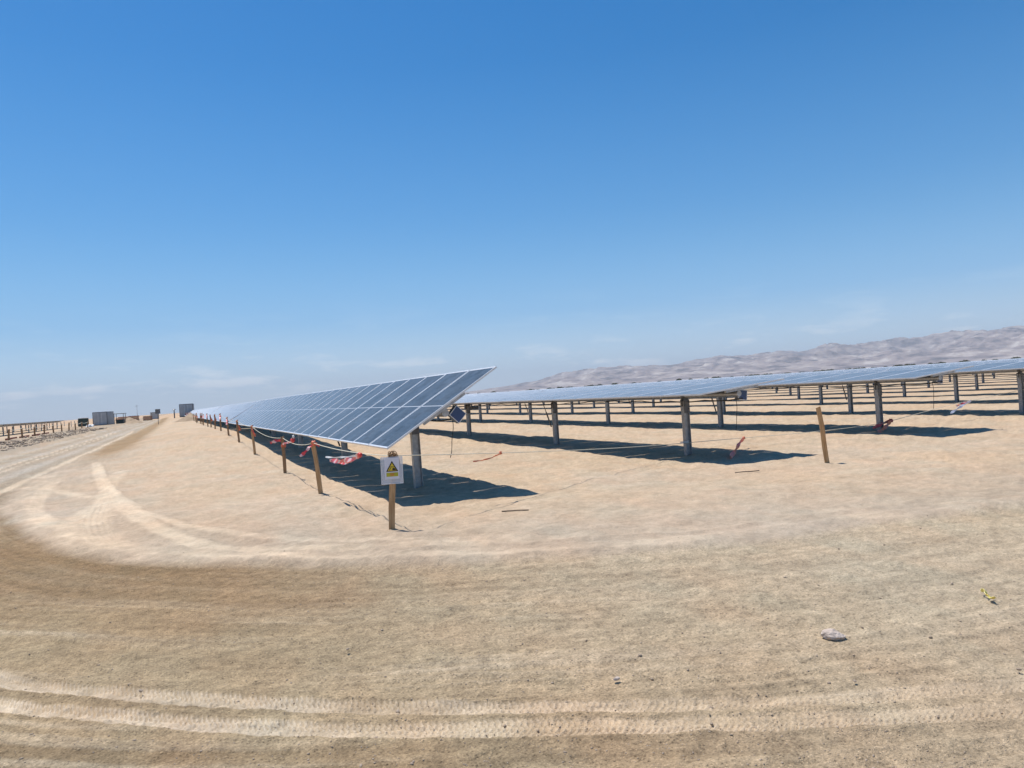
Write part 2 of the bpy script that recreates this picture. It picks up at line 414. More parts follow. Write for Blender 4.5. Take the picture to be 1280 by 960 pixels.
def ground_fields(X, Y):
    """height and albedo for every ground vertex (X, Y arrays)"""
    D = np.sqrt(X*X+Y*Y)
    nearm = D < 260
    d = np.full(X.shape, -50.0); arc = np.zeros(X.shape)
    dd, sd, ar = seg_dist(X[nearm], Y[nearm], BOUND)
    # travelling away from far end towards +X: road lies on the right-hand side
    d[nearm] = -dd*sd; arc[nearm] = ar
    dw = d + .16*fbm(X/1.1, Y/1.1, 4, 30) * sm(0, 6, D)*np.clip(D/9, .5, 1.6)
    left = -8.1 + .35*fbm(X*0+3, Y/6, 3, 44) - 2.0*sm(60, 20, Y)*0
    road_side = np.where(Y > 24, X - left, 5.0)
    road = sm(-.12, .22, dw)*sm(-.3, .4, road_side)*sm(255, 235, D)
    h = base_h(X, Y)
    # ---- relief
    fineD = 1-sm(25, 60, D)
    churn = fbm(X/.42, Y/.30, 4, 50)
    ridg = 1-np.abs(fbm(X/.55+.3*churn, Y/.4, 4, 57))*2
    h += (1-road)*fineD*(.026*churn + .030*ridg*sm(-.1, .5, fbm(X/3, Y/3, 2, 61)+.25))
    h += (1-road)*(1-sm(60, 200, D))*.035*fbm(X/1.9, Y/1.3, 3, 64)
    # a low berm of loose sand along the edge of the road
    edge = np.exp(-((dw+.30)/.22)**2)
    h += .035*edge*(.6+.6*fbm(X/.8, Y/.8, 3, 66))*sm(250, 150, D)
    h += -.02*road
    # streaks that follow the bend
    st = .55*(vn(d*4.2+2.0*vn(arc*.22, d*0+.3, 8), arc*.30, 70)-.5) + .55*(vn(d*13+3*vn(arc*.15, d*.3, 4), arc*.45, 71)-.5) + .6*(vn(d*31, arc*.7, 72)-.5)
    st = st*(.55+.9*vn(X*.8, Y*.8, 73))
    h += road*fineD*.012*st
    gv = fbm(X/.065, Y/.065, 2, 75)
    h += road*fineD*.010*fbm(d/.07, arc/.9, 3, 138)
    h += road*(1-sm(7, 16, D))*.007*gv + road*fineD*.009*fbm(X/.16, Y/.16, 3, 76)
    # ---- albedo
    sand = np.array([.53, .395, .262]); sand2 = np.array([.465, .36, .258]); pale = np.array([.68, .535, .375])
    rd = np.array([.42, .308, .182]); rd_dark = np.array([.265, .178, .095]); rd_pale = np.array([.56, .435, .290]); grey = np.array([.50, .390, .262]); far_grey = np.array([.38, .30, .21]); orange = np.array([.52, .345, .21])
    def mix(A, B, t): return A*(1-t[:, None]) + B*t[:, None]
    nlow = fbm(X/2.6, Y/2.6, 4, 80); nmid = fbm(X/.5, Y/.35, 4, 84); nbig = fbm(X/14., Y/14., 3, 88)
    one = np.ones(X.shape)
    C_ = mix(np.outer(one, sand), sand2[None, :]*np.ones((len(X), 1)), np.clip(.32+.75*nlow+.35*nmid, 0, 1)*(1-sm(30, 90, D)*.6)*.8)
    apron = sm(-3.6, -.2, d)*(D < 60)            # trampled apron next to the road
    C_ = mix(C_, np.outer(one, np.array([.445, .352, .258])), np.clip(apron*.75, 0, 1))
    C_ = mix(C_, np.outer(one, orange), np.clip(.55*sm(70, 320, D)+.25*sm(.1, .5, nbig), 0, .8)*sm(8, 40, D))
    # left verge: darker gravelly spoil, brown slope between road and sand far out
    slope = np.exp(-((dw+.9)/.9)**2)*sm(26, 45, Y)
    C_ = mix(C_, np.outer(one, rd_dark*1.15), np.clip(slope*1.3, 0, .9))
    verge = sm(.2, -.6, road_side)*sm(20, 30, Y)*sm(-20, -11, X)
    C_ = mix(C_, np.outer(one, np.array([.33, .27, .195])), np.clip(verge*(.75+.5*nmid), 0, 1))
    h += verge*(.10+.16*fbm(X/1.2, Y/1.5, 4, 91))*(1-sm(120, 220, D))
    # road
    Rd = np.outer(one, rd)
    Rd = mix(Rd, np.outer(one, rd_dark), np.clip((1-sm(.3, 2.6, d+.6*nlow))*(.15+.85*(1-sm(0.2, 4, X)))*.95, 0, 1)*(Y < 60))
    Rd = mix(Rd, np.outer(one, rd_dark), np.clip(.55*sm(.08, .5, fbm(d/.38, arc/5.5, 4, 95)), 0, 1))
    Rd = mix(Rd, np.outer(one, rd_pale), np.clip(.72*sm(-.10, .50, st*.6+.20*nlow+.5*fbm(d/.22, arc/4, 3, 131)), 0, 1)*(1-.8*(1-sm(.8, 2.2, d))*(1-sm(1, 4, X))))
    Rd = mix(Rd, np.outer(one, grey), np.clip(sm(-.3, 4.5, X)*.85, 0, .85))
    lane = .5+.5*np.cos((d-1.1)*2*math.pi/1.55+.5*fbm(arc/14, d*0, 2, 77))
    Rf = mix(np.outer(one, far_grey), np.outer(one, np.array([.46, .385, .30])), np.clip(.1+.75*sm(.55, 1, lane)+.5*nlow, 0, 1))
    tf = sm(12, 24, Y); Rd = Rd*(1-tf[:, None])+Rf*tf[:, None]
    C_ = mix(C_, Rd, road)
    # white-ish sand spill along the boundary
    C_ = mix(C_, np.outer(one, pale), np.clip(edge*(.15+1.1*fbm(X/.7, Y/.5, 4, 99)), 0, .7)*sm(120, 60, D)*sm(30, 24, Y))
    grit = road*(1-.35*sm(2, 8, X)) + .18*(1-road)
    # pale sand tracks
    for k, (pl, w, s_, tr) in enumerate(PALE):
        P = np.array(pl); bb = (X > P[:, 0].min()-1) & (X < P[:, 0].max()+1) & (Y > P[:, 1].min()-1) & (Y < P[:, 1].max()+1)
        if not bb.any(): continue
        t, sd_, ar_ = seg_dist(X[bb], Y[bb], pl); ts = t*sd_
        ww = w*(1+.35*fbm(ar_/.9, ts*0+k, 3, 120+k))
        m_ = (1-sm(ww*.55, ww*1.25, t))*np.clip(s_*(.85+.5*nlow[bb])*(1-sm(2.2, 4.6, X[bb])*.75), 0, 1)
        C_[bb] = C_[bb]*(1-m_[:, None]*.62) + pale[None, :]*m_[:, None]*.62
        ribs = np.abs(((ts/.085) % 1)-.5)*2
        h[bb] += m_*(.010 + .012*tr*(ribs-.5)) + .014*np.exp(-((t-ww*1.1)/.05)**2)*s_
        grit[bb] *= (1-.8*m_)
    # tyre prints with chevron lugs
    for k, (pl, w, s_) in enumerate([(TYRE_A, .085, 1.05), (TYRE_B, .085, 1.1), (TYRE_C, .2, .5)]):
        P = np.array(pl); bb = (X > P[:, 0].min()-1) & (X < P[:, 0].max()+1) & (Y > P[:, 1].min()-1) & (Y < P[:, 1].max()+1)
        t, sd_, ar_ = seg_dist(X[bb], Y[bb], pl); ts = t*sd_
        fade = np.where(Y[bb] < 12, 1-sm(.9, 4.4, X[bb])*.72, .75)*s_*np.clip(1+.25*fbm(ts/.05, ar_/2.2, 3, 160+k), .5, 1.1)
        m_ = (1-sm(w*.82, w*1.08, t))*fade
        lug = ((ar_*1.0 + np.abs(ts)*.9+.012*np.floor(np.abs(ts)/.045))/.034) % 1
        row = np.abs(((ts/.05) % 1)-.5)*2
        block = sm(.10, .35, lug)*(1-sm(.70, .95, lug))*(.4+.6*sm(.08, .25, row))
        h[bb] += m_*(-.018+.014*block) + .010*np.exp(-((t-w*1.15)/.035)**2)*fade
        c2 = np.array([.66, .53, .38])[None, :]*np.ones((bb.sum(), 1))*(.80+.20*block)[:, None]
        mm = (m_*np.clip(.9+.6*nmid[bb], .4, 1))[:, None]*.9
        C_[bb] = C_[bb]*(1-mm)+c2*mm
        grit[bb] *= (1-.92*m_)
    # mounded soil where piles and stakes were driven is left to the noise
    sweep = fbm(d/.09, arc/1.6, 4, 137)
    mott = 1+(1-road)*(.13*nmid+.08*nlow)+road*(.04*nlow+.17*sweep*(1-sm(15, 40, D)))+.16*(1-sm(20, 60, D))*fbm(X/.14, Y/.10, 3, 140)
    hue = fbm(X/.45, Y/.8, 3, 144); hue2 = fbm(X/1.8, Y/2.6, 3, 149)
    C_ = C_*mott[:, None]*np.stack([1+.04*hue+.03*hue2, 1-.02*hue-.005*hue2, 1-.05*hue-.045*hue2], 1)
    C_ = np.clip(C_, .02, .8)
    return h, C_, np.clip(grit, 0, 1), road

# polar sheet centred under the camera, fine where the photograph looks
half = 43.0
fine = np.linspace(-half, half, 1240)
coarse = np.linspace(half, 360-half, 90)[1:-1]
ang = np.radians(np.concatenate([fine, coarse])+math.degrees(YAW))
ys = np.concatenate([np.array([3000, 2200, 1700, 1400, 1200, 1050, 900, 800, 710, 640]), np.arange(590, 14, -1.25)])
rad = 1.68*887/ys
far = [rad[-1]]
while far[-1] < 34000: far.append(far[-1]*1.09)
rad = np.concatenate([[.12], rad, far[1:]])
na, nr = len(ang), len(rad)
A_, Rr = np.meshgrid(ang, rad)
X = (np.sin(A_)*Rr).ravel(); Y = (np.cos(A_)*Rr).ravel()
H, SC, GR, ROADM = ground_fields(X, Y)
co = np.stack([X, Y, H], 1)
i0 = (np.arange(nr-1)[:, None]*na + np.arange(na)[None, :])
j1 = (np.arange(na)+1) % na
a_ = i0; b_ = np.arange(nr-1)[:, None]*na + j1[None, :]
quads = np.stack([a_, a_+na, b_+na, b_], -1).reshape(-1, 4)
rq = ROADM[quads].mean(1) > .5
def sheet(name, q, extra_center=False):
    used = np.unique(q); remap = np.full(len(co), -1, np.int64); remap[used] = np.arange(len(used))
    q2 = remap[q]
    me = bpy.data.meshes.new(name)
    me.vertices.add(len(used)); me.vertices.foreach_set('co', co[used].ravel())
    me.loops.add(q2.size); me.loops.foreach_set('vertex_index', q2.ravel().astype(np.int32))
    me.polygons.add(len(q2)); me.polygons.foreach_set('loop_start', (np.arange(len(q2))*4).astype(np.int32))
    me.update(calc_edges=True)
    at = me.color_attributes.new('soil', 'FLOAT_COLOR', 'POINT')
    at.data.foreach_set('color', np.concatenate([SC[used], np.ones((len(used), 1))], 1).ravel())
    g = me.attributes.new('grit', 'FLOAT', 'POINT'); g.data.foreach_set('value', GR[used])
    me.polygons.foreach_set('use_smooth', np.ones(len(q2), bool))
    me.materials.append(M['soil'])
    o = obj(name, me); tag(o, kind='structure'); return o
sheet('ground', quads[~rq])
sheet('dirt_road', quads[rq])

# ------------------------------------------------------------------ mountains
def mountains():
    prof = [(14, 0), (20, 0.05), (23.2, .26), (25.8, .45), (28.4, .8), (29.7, 1.1), (31.7, 1.29), (33.6, 1.42), (36.1, 1.37), (38.6, 1.19), (40.5, 1.38), (42.3, 1.55), (44.6, 1.43),
            (46.3, 1.6), (48, 1.53), (50.2, 1.82), (52.3, 1.62), (54.4, 1.76), (56.3, 1.75), (57.8, 1.98), (59.6, 1.91), (61.8, 1.97), (66, 2.1), (72, 1.9), (80, 2.1), (90, 1.6), (104, .9), (120, 0)]
    az = np.linspace(14, 120, 1150); rr = np.linspace(7800, 15800, 170)
    el = np.interp(az, [p[0] for p in prof], [p[1] for p in prof])
    AZ, RR = np.meshgrid(np.radians(az), rr)
    X = np.sin(AZ)*RR; Y = np.cos(AZ)*RR
    crest = np.tan(np.radians(el))[None, :]*13000.0
    t = (RR-7800)/(13000-7800)
    env = np.where(t < 1, np.clip(t, 0, 1)**1.35, np.clip(1-(t-1)*1.2, 0, 1))
    w = 140*fbm(X/1700., Y/1700., 3, 3)
    rid = 1-np.abs(fbm((X+w)/1500., (Y-w)/1500., 6, 13, .52))*2.3
    rid2 = 1-np.abs(fbm((X-w)/620., (Y+w)/620., 5, 23, .6))*2.6
    hgt = crest*(env*(.80+.22*rid) + .24*np.sin(np.clip(t, 0, 1)*math.pi)*rid + .13*rid2*np.clip(t*3, 0, 1) + .025*(1-np.abs(fbm(X/240., Y/240., 3, 33))*2.4)*np.clip(t*3, 0, 1))
    hgt = np.where(RR > 15500, -20, hgt)
    hgt = np.maximum(hgt, -30) - 12*(t <= 0.0)
    n1, n2 = AZ.shape
    cc = np.stack([X.ravel(), Y.ravel(), hgt.ravel()], 1)
    ii = (np.arange(n1-1)[:, None]*n2+np.arange(n2-1)[None, :]).reshape(-1)
    q = np.stack([ii, ii+1, ii+n2+1, ii+n2], 1)
    me = bpy.data.meshes.new('mountains')
    me.vertices.add(len(cc)); me.vertices.foreach_set('co', cc.ravel())
    me.loops.add(q.size); me.loops.foreach_set('vertex_index', q.ravel().astype(np.int32))
    me.polygons.add(len(q)); me.polygons.foreach_set('loop_start', (np.arange(len(q))*4).astype(np.int32))
    me.update(calc_edges=True)
    me.polygons.foreach_set('use_smooth', np.ones(len(q), bool))
    mt, nt, bs = new_mat('bare_mountain_rock')
    geo = N(nt, 'ShaderNodeNewGeometry')
    mp_ = N(nt, 'ShaderNodeMapping'); mp_.inputs['Scale'].default_value = (.0014, .0014, .003); link(nt, geo.outputs['Position'], mp_.inputs[0])
    n_ = N(nt, 'ShaderNodeTexNoise'); n_.inputs['Scale'].default_value = 2.6; n_.inputs['Detail'].default_value = 9; n_.inputs['Roughness'].default_value = .66
    link(nt, mp_.outputs[0], n_.inputs['Vector'])
    r = N(nt, 'ShaderNodeValToRGB'); el_ = r.color_ramp.elements
    el_[0].position = .38; el_[0].color = (.12, .10, .10, 1)
    el_[1].position = .65; el_[1].color = (.54, .47, .41, 1)
    el_.new(.49).color = (.29, .225, .205, 1); el_.new(.57).color = (.38, .31, .27, 1)
    link(nt, n_.outputs['Fac'], r.inputs['Fac']); link(nt, r.outputs[0], bs.inputs['Base Color'])
    bs.inputs['Roughness'].default_value = 1; bs.inputs['Specular IOR Level'].default_value = .05
    me.materials.append(mt)
    tag(obj('mountains', me), kind='structure')
mountains()

# ------------------------------------------------------------------ tracker parts (built flat: x = module long side, y = along the row)
NM = 29
TABLE = NM*PITCH_M
def frame_mesh():
    bm = bmesh.new(); t = .022; h = .030
    for s in (-1, 1):
        box(bm, (s*(MOD_L/2-t/2), 0, 0), (t, MOD_W, h))
        box(bm, (0, s*(MOD_W/2-t/2), 0), (MOD_L-2*t, t, h))
    return mesh_from_bm('module_frame', bm, [M['alu']])
def glass_mesh(n, name):
    """n laminates in one mesh, spaced at the module pitch and centred on y = 0 modulo the pitch"""
    bm = bmesh.new()
    for i in range(n):
        y = i*PITCH_M
        box(bm, (0, y, .008), (MOD_L-.046, MOD_W-.046, .008))
    return mesh_from_bm(name, bm, [M['cells']])
def joined_modules_mesh():
    bm = bmesh.new(); t = .022; h = .030
    for i in range(NM):
        y = i*PITCH_M
        box(bm, (0, y, .008), (MOD_L-.046, MOD_W-.046, .008), mi=0)
        for s in (-1, 1):
            box(bm, (s*(MOD_L/2-t/2), y, 0), (t, MOD_W, h), mi=1)
            box(bm, (0, y+s*(MOD_W/2-t/2), 0), (MOD_L-2*t, t, h), mi=1)
    return mesh_from_bm('solar_modules', bm, [M['cells'], M['alu']])
def rail_mesh():
    bm = bmesh.new()
    box(bm, (0, 0, 0), (.86, .05, .045)); box(bm, (0, -.035, .0255), (.86, .02, .006)); box(bm, (0, .035, .0255), (.86, .02, .006))
    return mesh_from_bm('module_rail', bm, [M['galv']])
def tube_part():
    bm = bmesh.new(); cyl(bm, (0, 0, 0), (0, TABLE-.3, 0), .062, 12)
    return mesh_from_bm('torque_tube', bm, [M['galv']])
def pile_mesh():
    bm = bmesh.new()       # rolled H section, top at z = 0, 2 m long, foot buried
    L = 2.1; w, dpt, tf = .105, .15, .009
    for s in (-1, 1): box(bm, (s*(dpt/2-tf/2), 0, -L/2), (tf, w, L))
    box(bm, (0, 0, -L/2), (dpt-2*tf, .008, L-.002))
    return mesh_from_bm('pile', bm, [M['galv']])
def bearing_mesh():
    bm = bmesh.new()
    box(bm, (0, 0, -.155), (.20, .012, .17)); box(bm, (0, .0, -.085), (.13, .06, .05))
    for sx in (-1, 1):
        box(bm, (sx*.0, -.062*sx, -.24), (.15, .008, .30))
        for px in (-.05, .05):
            for pz in (-.14, -.22, -.30): cyl(bm, (px, -.066*sx, pz), (px, -.082*sx, pz), .011, 6)
    # ring
    n = 14
    for k in range(n):
        a0 = 2*math.pi*k/n
        mt = Matrix.Rotation(-a0, 4, 'Y')
        box(bm, (.082, 0, 0), (.026, .055, .040), mat=mt)
    return mesh_from_bm('bearing', bm, [M['galv_dark']])
def damper_mesh():
    bm = bmesh.new()
    cyl(bm, (-.36, 0, .02), (-.22, 0, -.40), .012, 8); cyl(bm, (-.235, 0, -.35), (-.09, 0, -.80), .022, 8)
    box(bm, (-.20, 0, -.0), (.36, .03, .03))
    return mesh_from_bm('damper', bm, [M['galv_dark']])
def damper_steep_mesh():
    bm = bmesh.new()
    cyl(bm, (-.30, 0, -.22), (-.20, 0, -.50), .012, 8); cyl(bm, (-.21, 0, -.46), (-.09, 0, -.85), .022, 8)
    box(bm, (0, 0, 0), (.36, .03, .03), mat=Matrix.Translation((-.16, 0, -.115)) @ Matrix.Rotation(-R_(33), 4, 'Y'))
    return mesh_from_bm('damper', bm, [M['galv_dark']])
def drive_mesh():
    bm = bmesh.new()
    cyl(bm, (0, -.10, 0), (0, .10, 0), .105, 16); box(bm, (.0, 0, -.20), (.14, .16, .16)); cyl(bm, (.07, 0, -.2), (.36, 0, -.2), .05, 10)
    return mesh_from_bm('slew_drive', bm, [M['galv_dark']])
def ctl_box_mesh():
    bm = bmesh.new(); box(bm, (0, 0, 0), (.24, .10, .22), bevel=.012)
    return mesh_from_bm('controller_box', bm, [M['galv']])
def ctl_panel_mesh():
    bm = bmesh.new(); box(bm, (0, 0, 0), (.21, .012, .19), mi=0)
    for s in (-1, 1):
        box(bm, (s*.108, -.002, 0), (.01, .016, .21), mi=1); box(bm, (0, -.002, s*.1), (.206, .016, .01), mi=1)
    mt, nt, bs = new_mat('small_blue_solar_cell'); bs.inputs['Base Color'].default_value = (.01, .06, .19, 1); bs.inputs['Roughness'].default_value = .15
    return mesh_from_bm('controller_panel', bm, [mt, M['alu']])
def cable_mesh(n, seed):
    random.seed(seed); pts = []
    L = n
    for i in range(13):
        t = i/12
        pts.append((-.10*t*t+.012*math.sin(9*t), -.05*t+.01*math.cos(7*t), -L*t))
    me = tube_mesh('hanging_cable', pts, .006, M['cable'], 5)
    return me
FR = frame_mesh(); GL = glass_mesh(1, 'solar_module'); JM = joined_modules_mesh(); RL = rail_mesh(); TT = tube_part()
PM = pile_mesh(); BE = bearing_mesh(); DM = damper_mesh(); DM2 = damper_steep_mesh(); DR = drive_mesh(); CB = ctl_box_mesh(); CP = ctl_panel_mesh()
CABLE = cable_mesh(.66, 3)
PLUG = None
_pts = []
for _i in range(NM*6+1):
    _y = _i*(TABLE-.5)/(NM*6)
    _pts.append((.012*math.sin(_y*2.1), _y, -.035-.03*abs(math.sin(_y*math.pi/1.16))-.025*(1+math.sin(_y*.9))))
CBL = tube_mesh('cable_bundle', _pts, .013, M['cable'], 5)
PILE_OFF = [1.85, 7.85, 14.7, 21.9, 28.5]
def tracker(x, y0, z, tilt, detail, label, cable=False, bare=False, rails=None, cx_row=0.0, controller=False):
    """x,z: axis of the module plane centre; y0: near end; tilt: module plane tilt about +Y, facing -X"""
    root = empty('solar_tracker', (x, y0, z))
    tag(root, label, 'solar tracker', 'tracker tables of the solar field')
    tl = -tilt                                     # rotation about Y that lowers the -X edge... (x axis tips down for positive angles)
    rot = (0, tl, 0)
    nrm = Vector((-math.sin(tilt), 0, math.cos(tilt)))
    if not bare:
        if detail:
            for i in range(NM):
                yy = (i+.5)*PITCH_M
                jz = random.uniform(-.0025, .0025)
                mo = obj('solar_module', GL, root, (jz*nrm.x, yy, jz*nrm.z), (random.uniform(-.0012, .0012), tl+random.uniform(-.0012, .0012), 0))
                obj('module_frame', FR, mo)
        else:
            o = obj('solar_modules', JM, root, (0, .5*PITCH_M, 0), rot); tag(o, kind='stuff')
    rl = nrm*-.042
    if detail:
        for i in range(NM+1):
            yy = min(max(i*PITCH_M, .07), TABLE-.07)
            obj('module_rail', RL, root, (rl.x, yy, rl.z), rot)
    tb = nrm*-.135
    obj('torque_tube', TT, root, (tb.x, .15, tb.z))
    for k, off in enumerate(PILE_OFF):
        lean = (random.uniform(-.008, .008), random.uniform(-.012, .006), random.uniform(-.03, .03))
        obj('pile', PM, root, (tb.x, off, tb.z-.12), lean)
        if detail: obj('bearing', BE, root, (tb.x, off, tb.z))
        if k in (1, 3) and detail: obj('damper', DM2 if tilt > .3 else DM, root, (tb.x, off+.09, tb.z))
    if detail:
        obj('cable_bundle', CBL, root, (tb.x+.075, .15, tb.z-.04))
        obj('slew_drive', DR, root, (tb.x, PILE_OFF[2]-.18, tb.z))
    if controller:
        ca = R_(controller)
        bx = obj('controller_box', CB, root, (tb.x+.29, .42, tb.z-.04), (0, ca, 0))
        obj('controller_panel', CP, bx, (0, -.061, 0))
        obj('hanging_cable', CABLE, root, (tb.x+.25, .52, tb.z-.1))
    return root

ORD = ['first', 'second', 'third', 'fourth', 'fifth', 'sixth', 'seventh', 'eighth', 'ninth', 'tenth', 'eleventh', 'twelfth', 'thirteenth', 'fourteenth', 'fifteenth', 'sixteenth',
       'seventeenth', 'eighteenth', 'nineteenth', 'twentieth', 'twenty-first', 'twenty-second', 'twenty-third', 'twenty-fourth', 'twenty-fifth', 'twenty-sixth', 'twenty-seventh',
       'twenty-eighth', 'twenty-ninth', 'thirtieth', 'thirty-first', 'thirty-second', 'thirty-third', 'thirty-fourth', 'thirty-fifth', 'thirty-sixth', 'thirty-seventh', 'thirty-eighth', 'thirty-ninth', 'fortieth']
def nth(i):
    if i < 20: return ORD[i]
    n = i+1; tens = {2: 'twent', 3: 'thirt', 4: 'fort', 5: 'fift', 6: 'sixt', 7: 'sevent', 8: 'eight', 9: 'ninet'}[n//10]
    return tens+'ieth' if n % 10 == 0 else tens+'y-'+ORD[n % 10-1]
ROW = 6.4; X0 = 3.96; END = 10.72; STEP = TABLE+.45
count = 0
MAXR = 240.0
for k in range(0, 38):
    x = X0 + ROW*k + (0 if k == 0 else .0)
    for j in range(0, 8):
        y0 = END + STEP*j + (0.06 if k else 0)
        y1 = y0 + TABLE
        if x > 3 and y1 < x/2.0 - 2: continue          # right of the frame
        dist = math.hypot(x, y0)
        if dist > MAXR and not (k == 0): continue
        if k > 3 and dist > 210 and j > 5: continue
        if k == 0:
            tilt, z = R_(31.3), 1.51
            if j == 1: tilt = R_(30.0)
            if j >= 2: tilt = R_(30.6)
        else:
            tilt, z = R_(4.8+random.uniform(-.5, .5)), 1.47
            tilt = R_(4.8) if k == 1 and j == 0 else tilt
        if k == 0:
            z += 0
        else:
            z += .5*gz(x, (y0+y1)/2)*0
        detail = (j == 0 and k <= 3) or (j == 1 and k in (0, 1))
        if k == 0 and j == 0: lb = 'steeply tilted blue solar table nearest the camera, behind the warning sign stake'
        elif k == 0: lb = f'steeply tilted solar table, {ORD[j]} along the front row behind the stakes'
        else: lb = f'nearly flat solar table, {ORD[j]} along the {ORD[k]} row from the stakes'
        tracker(x, y0, z, tilt, detail, lb, controller=(43 if k == 0 else 8) if j == 0 and k < 6 else False)
        count += 1
print('trackers', count)
# everything farther than the countable rows: one mass of tables
def far_field():
    vs = []; fs = []; mi = []
    def bx(x0, x1, y0, y1, z0, z1, m_, sl=0.0):
        b = len(vs)
        for (xx, zz) in ((x0, z0), (x1, z0+sl), (x1, z1+sl), (x0, z1)):
            vs.append((xx, y0, zz)); vs.append((xx, y1, zz))
        for q in ((0, 1, 3, 2), (2, 3, 5, 4), (4, 5, 7, 6), (6, 7, 1, 0), (0, 2, 4, 6), (1, 7, 5, 3)):
            fs.append(tuple(b+i for i in q)); mi.append(m_)
    for k in range(1, 130):
        x = X0+ROW*k
        for j in range(0, 26):
            y0 = END+STEP*j; y1 = y0+TABLE
            if y1 < x/2.0-2: continue
            dist = math.hypot(x, y0)
            near = dist <= MAXR and k < 38 and j < 8 and not (k > 3 and dist > 210 and j > 5)
            if near or dist > 900: continue
            bx(x-1.13, x+1.13, y0, y1, 1.36, 1.40, 0, .19)
            for off in PILE_OFF: bx(x-.07, x+.07, y0+off-.05, y0+off+.05, -.4, 1.42, 1)
    me = bpy.data.meshes.new('far_solar_tables'); me.from_pydata(vs, [], fs)
    me.materials.append(M['cells']); me.materials.append(M['galv'])
    me.polygons.foreach_set('material_index', mi)
    tag(obj('far_solar_tables', me), 'mass of distant solar tables running back to the foot of the mountains', 'solar tables', kind='stuff')
far_field()

# left of the road: tables still being built, dark against the light
n_left = 0
for k in range(4):
    x = -22.0-ROW*k
    for j in range(2):
        y0 = 118+k*26+j*STEP
        if j == 1 and k > 1: continue
        r = tracker(x, y0, 1.50, R_(9), False, f'dark unfinished solar table left of the road, {ORD[j]} along the {ORD[k]} row', bare=False)
        r['group'] = 'unfinished tables left of the road'; n_left += 1
# bare piles waiting for their tables beyond
bp = 0
for k in range(3):
    for j in range(6):
        x = -21.0-ROW*k; y = 196+j*7.0+k*9
        o = obj('bare_pile', PM, None, (x, y, 1.35+gz(x, y)), (0, 0, 0))
        tag(o, f'bare steel pile left of the road, {ORD[j]} back in the {ORD[k]} row of bare piles', 'steel pile', 'bare piles left of the road')

# ------------------------------------------------------------------ stakes
def stake_mesh(h, w, t, seed, mat, name='stake_post'):
    random.seed(seed); bm = bmesh.new()
    n = 7
    rings = []
    for i in range(n+1):
        z = -.25 + (h+.25)*i/n
        dx = .010*math.sin(i*1.3+seed)*(i/n); dy = .006*math.cos(i*1.7+seed)
        ww = w*(1+random.uniform(-.05, .05)); tt = t*(1+random.uniform(-.06, .06))
        rings.append([bm.verts.new((dx+sx*ww/2, dy+sy*tt/2, z + (0.012*sx if i == n else 0))) for sx, sy in ((-1, -1), (1, -1), (1, 1), (-1, 1))])
    for a, b in zip(rings[:-1], rings[1:]):
        for k in range(4): bm.faces.new((a[k], a[(k+1) % 4], b[(k+1) % 4], b[k]))
    bm.faces.new(rings[-1]); bm.faces.new(rings[0][::-1])
    bmesh.ops.recalc_face_normals(bm, faces=bm.faces)
    bmesh.ops.bevel(bm, geom=[e_ for e_ in bm.edges], offset=.003, segments=1, affect='EDGES')
    return mesh_from_bm(name, bm, [mat])
def stake_obj(x, y, top, w, t, seed, mat, label, group, face=0.0, name='wooden_stake'):
    z = gz(x, y)
    v = Vector(top)-Vector((x, y, z)); h = v.length
    q = v.to_track_quat('Z', 'Y')
    o = obj(name, stake_mesh(h, w, t, seed, mat, name), None, (x, y, z))
    e_ = (q.to_matrix() @ Matrix.Rotation(face - q.to_euler().z, 3, 'Z'))
    # keep the face turned towards `face` while leaning along v
    zx = v.normalized(); xx = Vector((math.cos(face), math.sin(face), 0)); xx = (xx - zx*xx.dot(zx)).normalized(); yy = zx.cross(xx)
    mt = Matrix((xx, yy, zx)).transposed().to_4x4(); mt.translation = (x, y, z)
    o.matrix_world = mt
    tag(o, label, 'stake', group)
    return o
stakes = [(2.47, 8.89, 2.53, 8.87, .985), (2.47, 13.62, 2.38, 13.6, .985), (2.47, 18.2, 2.46, 18.18, .93), (2.47, 25.0, 2.42, 25.0, 1.11), (2.47, 30.8, 2.43, 30.8, 1.24), (2.45, 36.05, 2.41, 36.05, 1.33),
          (2.47, 41.9, 2.47, 41.9, 1.5), (2.47, 47.4, 2.49, 47.4, 1.45), (2.47, 52.1, 2.45, 52.0, 1.42)]
yy = 52.1
random.seed(3)
while yy < 128:
    yy += random.uniform(4.5, 5.6)
    x = 2.47+random.uniform(-.12, .12)
    stakes.append((x, yy, x+random.uniform(-.08, .06), yy+random.uniform(-.05, .05), gz(x, yy)+random.uniform(.88, 1.02)))
FACE = -YAW+.05
tops = []
for i, (x, y, tx, ty, tz) in enumerate(stakes):
    if i == 0: lb = 'square wooden stake holding up the plastic-sleeved yellow warning sign'
    elif i == 1: lb = 'leaning wooden stake next behind the sign with red tape at its top'
    elif i < len(ORD): lb = f'brown wooden stake, {ORD[i]} along the twine from the warning sign'
    stake_obj(x, y, (tx, ty, tz), .078 if i < 2 else .072, .045, 20+i, M['wood'] if i in (0, 1, 3) else M['wood_dark'], lb, 'wooden stakes along the front row', face=FACE+random.uniform(-.1, .1))
    tops.append(Vector((tx, ty, tz-.03)))
stake_obj(10.8, 9.27, (10.62, 9.22, 1.03), .085, .022, 77, M['wood'], 'thin pale wooden stake leaning left, alone in the sand at right', 'wooden stakes', face=-YAW-.3)

